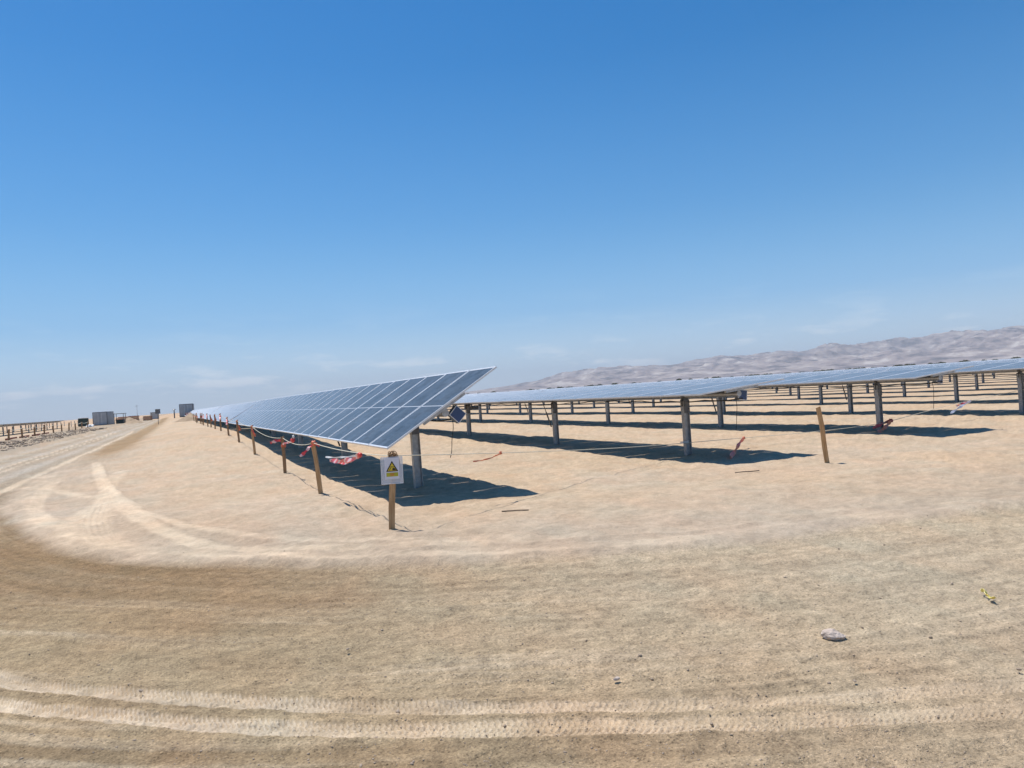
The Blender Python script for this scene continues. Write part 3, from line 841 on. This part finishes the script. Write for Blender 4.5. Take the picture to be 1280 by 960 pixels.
# twine --------------------------------------------------------------------
def sag_line(pts, sags, n=14):
    out_ = []
    for (a, b), s in zip(zip(pts[:-1], pts[1:]), sags):
        for i in range(n):
            t = i/n; p = a.lerp(b, t); p.z -= 4*s*t*(1-t); out_.append(p)
    out_.append(pts[-1]); return out_
tp = [Vector((t.x, t.y-.028, t.z)) for t in tops]
me = tube_mesh('twine', sag_line(tp, [.045, .09, .12, .06, .1, .06]+[.08]*(len(tp)-7)), .0065, M['twine'])
tag(obj('twine', me), 'white twine sagging from stake top to stake top along the front row', 'twine')
rp = [Vector((2.56, 8.84, .955)), Vector((9.93, 12.55, .27+.02)), Vector((12.1, 12.62, .24)), Vector((16.75, 12.57, .21)), Vector((20.2, 12.8, .50)), Vector((23.2, 12.55, .74)), Vector((29.6, 12.6, .6))]
me = tube_mesh('twine', sag_line(rp, [.035, .0, .03, .0, .01, .04], 16), .0065, M['twine'])
tag(obj('twine', me), 'thin twine stretched low from the sign stake to the table piles on the right', 'twine')
# wrap round the pile of the second row
wr = [Vector((10.24+.085*math.cos(a)*1.1, 12.57+.075*math.sin(a), .275+.004*a)) for a in np.linspace(0, 4*math.pi, 40)]
tag(obj('twine_wrap', tube_mesh('twine_wrap', wr, .009, M['white'])), 'white twine wrapped round the near pile of the second row', 'twine')
# knot of twine on the sign stake
kn = []
for i in range(70):
    a = i*.55
    kn.append(Vector((2.53+.05*math.cos(a)+.018*math.sin(2.3*a), 8.86+.035*math.sin(a), .955+.045*math.sin(a*.63)+.02*math.cos(1.9*a))))
for i in range(8): kn.append(Vector((2.56+.009*i, 8.82, .955+.03*math.sin(i*.5)-.0035*i*i)))
tag(obj('twine_knot', tube_mesh('twine_knot', kn, .006, M['wood_dark'])), 'tangled brown twine knot tied round the top of the sign stake', 'knot')

# barrier tape ----------------------------------------------------------------
def ribbon(name, pts, width, mat, updir=(0, 0, 1), twist=0.0, seed=0, th=.0015):
    pts = [Vector(p) for p in pts]; random.seed(seed)
    # refine
    P = []
    for a, b in zip(pts[:-1], pts[1:]):
        for i in range(6): P.append(a.lerp(b, i/6))
    P.append(pts[-1])
    bm = bmesh.new(); rows = []
    n = len(P)
    for i, p in enumerate(P):
        t = (P[min(i+1, n-1)]-P[max(i-1, 0)]).normalized()
        u = Vector(updir); u = (u-t*u.dot(t)); u.normalize()
        an = twist*i/n+.35*math.sin(i*.7+seed); u = u*math.cos(an)+t.cross(u)*math.sin(an)
        nn = t.cross(u)*th
        w = width*(.75+.25*math.sin(i*.9+seed*2)) if i else width*.35
        wob = t.cross(u)*(.008*math.sin(i*1.1+seed))
        rows.append([bm.verts.new(p+u*w/2+nn+wob), bm.verts.new(p-u*w/2+nn+wob), bm.verts.new(p-u*w/2-nn+wob), bm.verts.new(p+u*w/2-nn+wob)])
    for a, b in zip(rows[:-1], rows[1:]):
        for k in range(4): bm.faces.new((a[k], a[(k+1) % 4], b[(k+1) % 4], b[k]))
    bm.faces.new(rows[0][::-1]); bm.faces.new(rows[-1])
    bmesh.ops.recalc_face_normals(bm, faces=bm.faces)
    return mesh_from_bm(name, bm, [mat])
def knot(bm_c, r, mat, seed):
    pts = []
    random.seed(seed)
    for i in range(26):
        a = i*.9; pts.append(Vector(bm_c)+Vector((r*math.cos(a*1.7)*.7*random.uniform(.3, 1), r*math.sin(a*1.3)*.6, r*math.sin(a)*random.uniform(.3, 1))))
    return tube_mesh('tape_knot', pts, r*.33, mat, 5)
def streamer(label, strips, knot_at=None, kr=.03, km=None):
    root = empty('barrier_tape', strips[0][0][0])
    tag(root, label, 'barrier tape', 'shreds of barrier tape tied to the twine')
    for i, (pts, w, mt, upd, tw) in enumerate(strips):
        me = ribbon('tape_strip', [Vector(p)-root.location for p in pts], w, mt, upd, tw, seed=i+len(label))
        obj('tape_strip', me, root)
    if knot_at: obj('tape_knot', knot(Vector(knot_at)-root.location, kr, km or M['red'], len(label)), root)
k1 = (2.45, 10.27, .90)
streamer('red and white tape streaming flat from the twine between sign and second stake',
         [([k1, (2.41, 10.9, .84), (2.37, 11.5, .80), (2.33, 12.2, .775)], .030, M['white'], (0, 0, 1), 0),
          ([k1, (2.42, 10.8, .80), (2.39, 11.4, .745), (2.36, 12.0, .725)], .085, M['tape'], (0, 0, 1), .1),
          ([k1, (2.44, 10.7, .79), (2.43, 11.2, .715), (2.40, 11.9, .70)], .035, M['tape'], (0, 0, 1), .2)], k1, .04)
k2 = (2.38, 13.56, .955)
streamer('pale pink tape hanging down to the left from the top of the leaning stake',
         [([k2, (2.31, 13.6, .88), (2.22, 13.62, .79), (2.13, 13.62, .725)], .07, M['tape'], (.5, 0, .8), .1), ([k2, (2.43, 13.56, .93), (2.47, 13.5, .90)], .06, M['red'], (0, 0, 1), 0)], k2, .045, M['orange'])
k3 = (2.45, 16.5, .90)
streamer('red tape knot on the twine with a strip pulled over to the third stake',
         [([k3, (2.44, 17.1, .83), (2.43, 17.7, .79), (2.42, 18.1, .74)], .05, M['tape'], (0, 0, 1), .1), ([k3, (2.47, 16.45, .98), (2.45, 16.4, 1.01), (2.43, 16.5, .95)], .05, M['white'], (0, 1, 0), .3)], k3, .055)
streamer('red tape wrapped round the third stake with a loose end to the left',
         [([(2.40, 18.1, .85), (2.28, 18.15, .84), (2.16, 18.15, .80)], .09, M['tape'], (0, 0, 1), 0), ([(2.40, 18.13, .70), (2.45, 18.12, .71), (2.52, 18.13, .70)], .09, M['orange'], (0, 0, 1), 0)], None)
k5 = (4.30, 9.72, .765)
k5 = tuple(rp[0].lerp(rp[1], .26) - Vector((0, 0, 4*.035*.26*.74)))
streamer('thin faded red tape trailing left from the twine right of the sign stake',
         [([k5, (k5[0]-.15, k5[1]-.02, k5[2]-.055), (k5[0]-.33, k5[1]-.05, k5[2]-.075), (k5[0]-.5, k5[1]-.1, k5[2]-.07)], .022, M['orange'], (0, 0, 1), 0)], k5, .028, M['orange'])
k6 = (12.0, 12.59, .24)
streamer('bright red tape loop hanging from the low twine in the second row shadow',
         [([k6, (11.5, 12.2, .19), (10.9, 11.7, .13), (10.2, 11.12, .05)], .09, M['red'], (0, .3, 1), .1), ([k6, (11.35, 12.1, .15), (10.8, 11.6, .09), (10.2, 11.12, .04)], .08, M['orange'], (0, .3, 1), 0)], k6, .035, M['orange'])
k7 = (17.2, 12.62, .25)
streamer('red tape bundle on the twine in front of the third row pile',
         [([k7, (16.9, 12.5, .17), (16.5, 12.35, .09), (16.1, 12.2, .03)], .11, M['orange'], (0, .3, 1), .1), ([k7, (16.8, 12.6, .20), (16.3, 12.5, .12)], .10, M['red'], (0, .3, 1), .3)], k7, .05)
k8 = (20.9, 12.75, .55)
streamer('pale pink tape stretched along the twine between the third and fourth row piles',
         [([k8, (20.4, 12.7, .44), (19.9, 12.6, .34), (19.5, 12.5, .27)], .07, M['paper'], (0, .3, 1), .0), ([k8, (20.5, 12.74, .49), (20.1, 12.7, .44)], .06, M['tape'], (0, .3, 1), .0)], None)
random.seed(19)
for i in range(3, len(stakes)):
    x, y, tx, ty, tz = stakes[i]
    strips = []
    for s_ in range(2 if i < 14 else 1):
        dz = random.uniform(.10, .3); dx = random.uniform(-.12, .15); zz = tz-.04-random.uniform(0, .2)
        dy = random.uniform(-.5, .5)
        strips.append(([(tx, ty-.03, zz), (tx+dx*.5, ty-.06+dy*.5, zz-dz*.5), (tx+dx, ty-.05+dy, zz-dz)], random.uniform(.06, .10), random.choice([M['red'], M['tape'], M['orange'], M['orange']]), (0, 0, 1) if s_ else (1, 0, .2), .4))
    streamer(f'orange-red tape fluttering on the {ORD[i] if i < len(ORD) else "last"} stake from the sign', strips, (tx, ty-.03, tz-.05), .04, M['orange'])

# warning sign -----------------------------------------------------------------
def sign():
    root = empty('warning_sign', (2.505, 8.835, .61), (0, R_(-1.5), -YAW+R_(10)))
    root.rotation_euler = (R_(2), R_(1.0), -YAW*.55)
    tag(root, 'white paper warning sign with yellow triangle in a clear sleeve on the stake', 'sign')
    def slab(name, c, s, mt, par=root):
        bm = bmesh.new(); box(bm, c, s); return obj(name, mesh_from_bm(name, bm, [mt]), par)
    slab('sleeve', (-.005, .0, .165), (.275, .003, .345), M['sleeve'])
    # welded, folded edges of the sleeve
    bm = bmesh.new()
    for c, s in (((-.14, -.001, .165), (.007, .006, .345)), ((.130, -.001, .165), (.007, .006, .345)), ((-.005, -.001, -.006), (.262, .006, .007))): box(bm, c, s)
    obj('sleeve_rim', mesh_from_bm('sleeve_rim', bm, [M['white']]), root)
    slab('paper', (-.005, -.006, .190), (.185, .0025, .27), M['paper'])
    def poly(name, pts, y, mt, th=.0012):
        bm = bmesh.new(); vs = [bm.verts.new((p[0], y, p[1])) for p in pts]; f = bm.faces.new(vs)
        r = bmesh.ops.extrude_face_region(bm, geom=[f])
        for v in r['geom']:
            if isinstance(v, bmesh.types.BMVert): v.co.y -= th
        bmesh.ops.recalc_face_normals(bm, faces=bm.faces)
        return obj(name, mesh_from_bm(name, bm, [mt]), root)
    cx = -.002
    poly('triangle_border', [(cx-.077, .150), (cx+.077, .150), (cx, .287)], -.0078, M['ink'])
    poly('triangle', [(cx-.056, .161), (cx+.056, .161), (cx, .262)], -.0094, M['yellow'])
    poly('pictogram', [(cx+.004, .165), (cx+.050, .165), (cx+.040, .186), (cx+.018, .200), (cx+.002, .186)], -.011, M['ink'])
    poly('pictogram', [(cx-.030, .207), (cx+.032, .207), (cx+.030, .213), (cx-.026, .213)], -.011, M['ink'])
    poly('pictogram', [(cx-.040, .166), (cx-.034, .166), (cx-.012, .200), (cx-.018, .202)], -.011, M['ink'])
    slab('caption_band', (cx, -.0085, .112), (.148, .0015, .050), M['olive'])
    slab('caption_mark', (cx-.002, -.0098, .112), (.050, .0015, .034), M['orange_ink'])
sign()

# ------------------------------------------------------------------ loose things on the ground
def rock_mesh(name, r, squash, seed, mat, sub=2):
    bm = bmesh.new(); bmesh.ops.create_icosphere(bm, subdivisions=sub, radius=r)
    rs = random.Random(seed)
    planes = [(Vector((rs.uniform(-1, 1), rs.uniform(-1, 1), rs.uniform(-.4, 1))).normalized(), rs.uniform(.62, .9)) for _ in range(9)]
    for v in bm.verts:
        for n_, k in planes:
            e_ = v.co.dot(n_)-k*r
            if e_ > 0: v.co -= n_*e_
        v.co += Vector((rs.uniform(-1, 1), rs.uniform(-1, 1), rs.uniform(-1, 1)))*r*.05
        v.co.x *= 1.0; v.co.y *= squash[0]; v.co.z *= squash[1]
    return mesh_from_bm(name, bm, [mat])
o = obj('rock', rock_mesh('rock', .075, (.75, .5), 5, M['rock'], 3), None, (3.7, 3.22, .010), (0, .1, -YAW)); tag(o, 'fist-sized pinkish rock lying on the gravel road at lower right', 'rock')
for i, (x, y, r) in enumerate([(2.21, 3.45, .022), (3.24, 2.7, .012), (4.05, 2.32, .014), (5.6, 2.9, .02), (1.0, 4.9, .015), (-.25, 4.95, .018)]):
    o = obj('stone', rock_mesh('stone', r, (.7, .55), 30+i, M['stones'] if i else M['rock'], 2), None, (x, y, r*.2), (0, 0, i))
    tag(o, ['long pale stone on the road left of the rock, near the bottom', 'small dark stone on the road just below the pinkish rock', 'small stone at the lower right edge of the picture',
            'small stone right of the pinkish rock', 'small stone just above the tyre prints at left centre', 'dark stone on the upper tyre print at the left'][i], 'stone')
me = ribbon('yellow_scrap', [(5.22, 3.22, .02), (5.17, 3.16, .035), (5.12, 3.10, .015), (5.07, 3.03, .03)], .035, M['yellow_scrap'], (.3, .5, 1), 1.2, 4)
tag(obj('yellow_scrap', me), 'crumpled scrap of yellow plastic on the road at the right edge', 'litter')
def stick(pts, r, label):
    pts = [(x, y, gz(x, y)+.012+z) for x, y, z in pts]
    tag(obj('stick', tube_mesh('stick', pts, r, M['stick'], 6)), label, 'stick')
stick([(4.08, 9.02, .0), (4.2, 8.95, .0), (4.30, 8.88, .004), (4.40, 8.82, .0)], .008, 'short dark stick lying just below the first table shadow')
stick([(8.76, 9.46, .0), (8.92, 9.44, .004), (9.08, 9.40, -.004), (9.22, 9.36, .0)], .008, 'short dark stick on the sand below the second table shadow')

# gravel: small stones bedded in the road and the verge, far too many to count
def gravel():
    rs = np.random.RandomState(2)
    tv = []; tf = []
    bm = bmesh.new(); bmesh.ops.create_icosphere(bm, subdivisions=1, radius=1.0)
    bv = np.array([v.co[:] for v in bm.verts]); bf = np.array([[v.index for v in f.verts] for f in bm.faces]); bm.free()
    n = 9000
    ang_ = rs.uniform(-44, 44, n)+math.degrees(YAW); D = 1.68*887/rs.uniform(70, 640, n)
    x = np.sin(np.radians(ang_))*D; y = np.cos(np.radians(ang_))*D
    n2 = 2600                                       # spoil beside the road, left
    x2 = rs.uniform(-13.5, -8.6, n2); y2 = rs.uniform(42, 125, n2)
    n3 = 500
    x = np.concatenate([x, x2]); y = np.concatenate([y, y2])
    h_, c_, g_, r_ = ground_fields(x, y)
    keep = rs.rand(len(x)) < np.where(np.arange(len(x)) < n, .3+.7*r_, 1.0)
    size = np.where(np.arange(len(x)) < n, .0035*np.exp(rs.randn(len(x))*.45), .05*np.exp(rs.randn(len(x))*.5))
    x, y, h_, size = x[keep], y[keep], h_[keep], size[keep]
    K = len(x); rot = rs.uniform(0, 6.28, K)
    V = bv[None]*(1+.28*rs.randn(K, len(bv), 1))*size[:, None, None]*np.stack([np.ones(K), rs.uniform(.6, .95, K), rs.uniform(.4, .75, K)], 1)[:, None, :]
    Xr = V[..., 0]*np.cos(rot)[:, None]-V[..., 1]*np.sin(rot)[:, None]; Yr = V[..., 0]*np.sin(rot)[:, None]+V[..., 1]*np.cos(rot)[:, None]
    P = np.stack([Xr+x[:, None], Yr+y[:, None], V[..., 2]+h_[:, None]+size[:, None]*.15], -1).reshape(-1, 3)
    F = (bf[None]+(np.arange(K)*len(bv))[:, None, None]).reshape(-1, 3)
    me = bpy.data.meshes.new('gravel')
    me.vertices.add(len(P)); me.vertices.foreach_set('co', P.ravel())
    me.loops.add(F.size); me.loops.foreach_set('vertex_index', F.ravel().astype(np.int32))
    me.polygons.add(len(F)); me.polygons.foreach_set('loop_start', (np.arange(len(F))*3).astype(np.int32)); me.update(calc_edges=True)
    me.materials.append(M['stones'])
    tag(obj('gravel', me), 'loose gravel strewn over the dirt road and its rough left verge', 'gravel', kind='stuff')
gravel()

# ------------------------------------------------------------------ distance: left side
def corrugated_box(w, d, h, pitch=.28, depth=.035):
    """container shell with real corrugations, foot at z = 0"""
    bm = bmesh.new()
    def wall(L, ax, off, sgn):
        n = max(2, int(L/pitch)); vs0 = []; 
        prof = []
        for i in range(n):
            a = -L/2+L*i/n; st = L/n
            prof += [(a, 0), (a+st*.35, 0), (a+st*.5, -depth), (a+st*.85, -depth)]
        prof.append((L/2, 0))
        for (s, o_) in prof:
            p = (s, off+sgn*o_) if ax == 'x' else (off+sgn*o_, s)
            vs0.append((bm.verts.new((p[0], p[1], .12)), bm.verts.new((p[0], p[1], h-.1))))
        for a, b in zip(vs0[:-1], vs0[1:]): bm.faces.new((a[0], b[0], b[1], a[1]))
    wall(w-.16, 'x', -d/2+.02, 1); wall(w-.16, 'x', d/2-.02, -1); wall(d-.16, 'y', -w/2+.02, 1); wall(d-.16, 'y', w/2-.02, -1)
    bmesh.ops.recalc_face_normals(bm, faces=bm.faces)
    return bm
def container(x, y, w, d, h, rz, mat, roofmat, label, door=True):
    root = empty('shipping_container', (x, y, gz(x, y)), (0, 0, rz)); tag(root, label, 'container')
    obj('wall', mesh_from_bm('wall', corrugated_box(w, d, h), [mat]), root)
    bm = bmesh.new()
    for sx in (-1, 1):
        for sy in (-1, 1): box(bm, (sx*(w/2-.06), sy*(d/2-.06), h/2), (.14, .14, h))
    for z in (.06, h-.06):
        for s in (-1, 1):
            box(bm, (0, s*(d/2-.04), z), (w-.26, .08, .12)); box(bm, (s*(w/2-.04), 0, z), (.08, d-.26, .12))
    obj('frame', mesh_from_bm('frame', bm, [M['galv_dark']]), root)
    bm = bmesh.new(); box(bm, (0, 0, h-.02), (w-.14, d-.14, .05)); obj('roof', mesh_from_bm('roof', bm, [roofmat]), root)
    bm = bmesh.new(); box(bm, (0, 0, .16), (w-.2, d-.2, .06)); obj('floor', mesh_from_bm('floor', bm, [M['galv_dark']]), root)
    if door:
        for s in (-1, 1):
            bm = bmesh.new(); box(bm, (s*w*.235, -d/2-.03, h/2), (w*.44, .05, h*.84))
            dr = obj('door', mesh_from_bm('door', bm, [mat]), root)
            bm = bmesh.new(); cyl(bm, (s*w*.12, -d/2-.085, .25), (s*w*.12, -d/2-.085, h-.25), .03, 6); obj('lock_bar', mesh_from_bm('lock_bar', bm, [M['alu']]), dr)
    return root
container(-14.0, 191.5, 3.0, 6.1, 3.1, R_(-9), M['container_grey'], M['container_roof'], 'grey corrugated container with pale roof left of the dirt road, behind the green tank')
container(3.7, 184, 2.9, 6.1, 3.0, R_(-4), M['container_grey'], M['container_grey'], 'grey container standing at the far end of the front row behind a dirt mound')
# dark green tank box
root = empty('fuel_tank', (-16.6, 176, gz(-16.6, 176)), (0, 0, R_(4))); tag(root, 'dark green box-shaped tank with white lid left of the grey container', 'tank')
bm = bmesh.new(); box(bm, (0, 0, 1.0), (1.9, 2.6, 1.7), bevel=.08); obj('tank_body', mesh_from_bm('tank_body', bm, [M['dark_green']]), root)
bm = bmesh.new(); box(bm, (0, 0, 1.93), (1.95, 2.65, .14), bevel=.03); obj('lid', mesh_from_bm('lid', bm, [M['white']]), root)
bm = bmesh.new()
for s in (-1, 1): box(bm, (s*.7, 0, .07), (.2, 2.5, .2))
obj('skid', mesh_from_bm('skid', bm, [M['galv_dark']]), root)
# crumpled white sheet
bm = bmesh.new(); bmesh.ops.create_icosphere(bm, subdivisions=3, radius=.6)
for v in bm.verts:
    v.co = Vector((v.co.x*1.25, v.co.y, max(v.co.z*.8, -.1)))*(1+.25*math.sin(v.co.x*9+v.co.y*5)*math.cos(v.co.z*8))
o = obj('sheet_bundle', mesh_from_bm('sheet_bundle', bm, [M['white']]), None, (-14.6, 166, gz(-14.6, 166)+.1)); tag(o, 'crumpled white sheet bundle on the ground before the green tank', 'bundle')
# open shelter beside the container
root = empty('shelter', (-10.5, 189, gz(-10.5, 189)), (0, 0, R_(-9))); tag(root, 'small open shelter with flat dark roof right of the grey container', 'shelter')
bm = bmesh.new(); box(bm, (0, 0, 2.42), (2.3, 2.4, .12)); obj('roof', mesh_from_bm('roof', bm, [M['galv_dark']]), root)
for sx in (-1, 1):
    for sy in (-1, 1):
        bm = bmesh.new(); cyl(bm, (sx*.95, sy*1.0, -.1), (sx*.95, sy*1.0, 2.36), .06, 8); obj('post', mesh_from_bm('post', bm, [M['galv_dark']]), root)
bm = bmesh.new(); box(bm, (0, .5, .55), (1.7, .9, .9), bevel=.05); o = obj('generator', mesh_from_bm('generator', bm, [M['dark_green']]), None, (-10.5, 189.3, gz(-10.5, 189)), (0, 0, R_(-9))); tag(o, 'dark box-shaped generator standing under the open shelter', 'generator')
# road sign seen from the back
def post_sign(x, y, h, w, label, disc=True):
    root = empty('road_sign', (x, y, gz(x, y))); tag(root, label, 'sign')
    bm = bmesh.new(); cyl(bm, (0, 0, -.2), (0, 0, h), .035, 8); obj('post', mesh_from_bm('post', bm, [M['galv_dark']]), root)
    bm = bmesh.new(); box(bm, (0, -.05, h-w*.45), (w, .02, w), bevel=.005); obj('plate', mesh_from_bm('plate', bm, [M['galv_dark']]), root)
post_sign(-1.45, 108, 2.05, .62, 'square sign on a thin post beside the far bend of the dirt road')
# site lamp left of far container
root = empty('lamp_post', (.9, 170, gz(.9, 170))); tag(root, 'short dark lamp post left of the far grey container', 'lamp post')
bm = bmesh.new(); cyl(bm, (0, 0, -.2), (0, 0, 1.75), .13, 8, .1); obj('post', mesh_from_bm('post', bm, [M['galv_dark']]), root)
bm = bmesh.new(); cyl(bm, (0, 0, 1.75), (0, 0, 1.98), .42, 12, .15); obj('lamp_head', mesh_from_bm('lamp_head', bm, [M['galv_dark']]), root)
# lean-to stay at right of far container
root = empty('boom', (6.0, 176, gz(6, 176))); tag(root, 'dark slanted loading boom right of the far grey container', 'boom')
bm = bmesh.new(); cyl(bm, (0, 0, .2), (1.5, .4, 1.55), .11, 8, .07); obj('arm', mesh_from_bm('arm', bm, [M['black']]), root)
bm = bmesh.new(); box(bm, (-.1, 0, .3), (.8, 1.2, .7), bevel=.05); obj('base', mesh_from_bm('base', bm, [M['galv_dark']]), root)
# mounds
def mound(x, y, rx, ry, h, seed, label, name='dirt_mound'):
    rs = 24; ra = 40; vs = []; fs = []
    for i in range(rs+1):
        t = i/rs
        for k in range(ra):
            a = 2*math.pi*k/ra; px = x+rx*t*math.cos(a); py = y+ry*t*math.sin(a)
            vs.append((px, py))
    A = np.array(vs); n_ = fbm(A[:, 0]/1.3, A[:, 1]/1.3, 4, seed)
    tt = np.repeat(np.arange(rs+1)/rs, ra)
    zz = base_h(A[:, 0], A[:, 1]) + h*(1-tt)**1.1*(1+.35*n_) + .10*n_*(1-tt) - .06*(tt > .97)
    me = bpy.data.meshes.new(name)
    for i in range(rs):
        for k in range(ra): fs.append((i*ra+k, (i+1)*ra+k, (i+1)*ra+(k+1) % ra, i*ra+(k+1) % ra))
    me.from_pydata([(A[i, 0], A[i, 1], zz[i]) for i in range(len(A))], [], fs)
    for p in me.polygons: p.use_smooth = True
    me.materials.append(M['mound']); tag(obj(name, me), label, 'mound')
M['mound'] = noise_mat('heaped_soil', (.30, .22, .145), (.46, .345, .235), 1.2, .95, 0, .8, bscale=5, spec=.1)
mound(2.3, 97, 1.9, 2.4, 1.0, 5, 'pale heap of excavated soil before the far grey container')
mound(-9.3, 205, 3.2, 6, 1.3, 6, 'brown soil heap beside the road right of the open shelter')
mound(-7.6, 188, 2.4, 5, .9, 8, 'low brown soil heap right of the road shelter, nearer the camera')
mound(-14.5, 140, 2.5, 12, .55, 9, 'long low bank of spoil left of the road before the green tank')
# rusty red material stacks beyond
for i, (x, y, w, d, h) in enumerate([(-12.6, 232, 2.2, 3, 1.3), (-9.6, 238, 2.6, 3, 1.7), (-6.2, 246, 2.4, 3, 1.4), (-13.5, 262, 3, 3, 1.6)]):
    root = empty('steel_stack', (x, y, gz(x, y)), (0, 0, R_(7*i-9)))
    tag(root, ['reddish steel stack just right of the open shelter', 'reddish steel stack second from the open shelter', 'reddish steel stack nearest the bend of the road', 'reddish steel stack behind the open shelter'][i], 'steel stack', 'rusty stacks far along the road')
    nb = 5
    for k in range(nb):
        bm = bmesh.new(); box(bm, (.06*math.sin(k*2.1), 0, (k+.5)*h/nb), (w, d, h/nb*.82)); obj('beam_bundle', mesh_from_bm('beam_bundle', bm, [M['rust_and_shade'] if (k+i) % 2 else M['wood_dark']]), root)
container(-5.2, 300, 2.5, 6, 2.6, R_(5), M['container_grey'], M['container_roof'], 'tiny far grey container beyond the bend of the dirt road', door=False)
# thin distant mast
root = empty('mast', (-12.0, 330, gz(-12, 330))); tag(root, 'thin distant mast above the soil heaps left of the road', 'mast')
bm = bmesh.new(); cyl(bm, (0, 0, 0), (0, 0, 6.2), .10, 6, .05); obj('pole', mesh_from_bm('pole', bm, [M['galv']]), root)
bm = bmesh.new(); box(bm, (0, 0, 5.6), (1.6, .1, .1)); obj('crossarm', mesh_from_bm('crossarm', bm, [M['galv']]), root)

# stakes, twine and painted shade strips along the left verge
lst = []
random.seed(8)
for i, y in enumerate([84, 90.5, 97, 103.5, 110, 116.5, 123, 130, 137, 144]):
    x = -14.2+.12*i+random.uniform(-.15, .15); z = gz(x, y)
    big = i < 7
    stake_obj(x, y, (x+random.uniform(-.06, .06), y, z+random.uniform(1.1, 1.3)), .16, .10, 100+i, M['wood_dark'], f'dark wooden stake, {ORD[i]} along the left verge of the road counted from the left', 'stakes along the left verge', face=-.1)
    lst.append(Vector((x, y-.08, z+1.1)))
me = tube_mesh('twine', sag_line(lst, [.12]*(len(lst)-1), 8), .03, M['twine'])
tag(obj('barrier_rope', me), 'pale rope strung between the stakes on the left verge', 'rope')
for i in range(4):  # dark red strips stand in for the shadow line at the stake feet
    a = lst[i]; x = a.x; y = a.y
    bm = bmesh.new(); box(bm, (0, 3.3, .12), (.10, 6.3, .2)); 
    o = obj('stake_shade_strip', mesh_from_bm('stake_shade_strip', bm, [M['rust_and_shade']]), None, (x-.25, y, min(gz(x, y), gz(x, y+6))+.03), (0, 0, 0.02)); tag(o, f'reddish painted shade strip at the foot of the left verge stakes, {ORD[i]} from the left', 'shade_strip', 'painted shade strips at the foot of the verge stakes')

# ------------------------------------------------------------------ trees at the foot of the mountains
def tree_meshes(seed):
    rs = random.Random(seed)
    bm = bmesh.new()
    cyl(bm, (0, 0, -.3), (.1, 0, 1.4), .22, 7, .12)
    for k in range(4):
        a = rs.uniform(0, 6.28); cyl(bm, (.08, 0, 1.1), (math.cos(a)*1.1, math.sin(a)*1.1, 2.3), .09, 5, .04)
    tr = mesh_from_bm('trunk', bm, [M['bark']])
    bm = bmesh.new()
    for k in range(150):
        a = rs.uniform(0, 6.28); r = 2.6*math.sqrt(rs.random()); z = 1.1+rs.random()*2.1*(1-(r/3.1)**2)
        c = Vector((math.cos(a)*r, math.sin(a)*r, z)); s = rs.uniform(.25, .5)
        M_ = Matrix.Translation(c) @ Matrix.Rotation(rs.uniform(0, 6.28), 4, Vector((rs.random(), rs.random(), rs.random()+.01)).normalized()) @ Matrix.Diagonal((s, s, s*.5, 1))
        bmesh.ops.create_icosphere(bm, subdivisions=0 or 1, radius=1, matrix=M_) if False else bmesh.ops.create_cone(bm, cap_ends=True, segments=4, radius1=1, radius2=.3, depth=1.0, matrix=M_)
    return tr, mesh_from_bm('crown', bm, [M['leaf']])
TM = [tree_meshes(s) for s in (1, 2, 3)]
random.seed(44)
az = 22.2; i = 0; prev = None
slots = []
while az < 64:
    slots.append(az)
    az += random.choice([.25, .35, .5, .9, 1.2, 1.5, .3]) * (1.0 if az < 40 else .7)
for i, a in enumerate(slots):
    D = 940+random.uniform(-25, 60); x = math.sin(R_(a))*D; y = math.cos(R_(a))*D
    root = empty('desert_tree', (x, y, -.2+gz(x, y)), (0, 0, random.uniform(0, 6)))
    s = random.uniform(.7, 1.25); root.scale = (s*random.uniform(1.0, 1.6), s*1.2, s*random.uniform(.95, 1.15))
    tag(root, f'tiny dark horizon tree, {nth(i)} from the left end of the tree line', 'tree', 'dark trees along the far horizon')
    tr, cr_ = TM[i % 3]; obj('trunk', tr, root); obj('crown', cr_, root)
print('trees', len(slots))

# ------------------------------------------------------------------ haze: thin desert air
bm = bmesh.new(); top_z = max(v.co.z for v in bpy.data.objects['mountains'].data.vertices)+25.0
box(bm, (0, 0, (top_z-33.0)/2), (36000, 36000, top_z+33.0))
mt = bpy.data.materials.new('haze'); mt.use_nodes = True; nt = mt.node_tree; nt.nodes.clear()
vo = N(nt, 'ShaderNodeVolumePrincipled'); vo.inputs['Density'].default_value = 6.8e-5; vo.inputs['Color'].default_value = (.84, .92, 1.0, 1); vo.inputs['Anisotropy'].default_value = 0.0
om = N(nt, 'ShaderNodeOutputMaterial'); link(nt, vo.outputs[0], om.inputs['Volume'])
hz = obj('haze', mesh_from_bm('haze', bm, [mt])); tag(hz, kind='stuff')
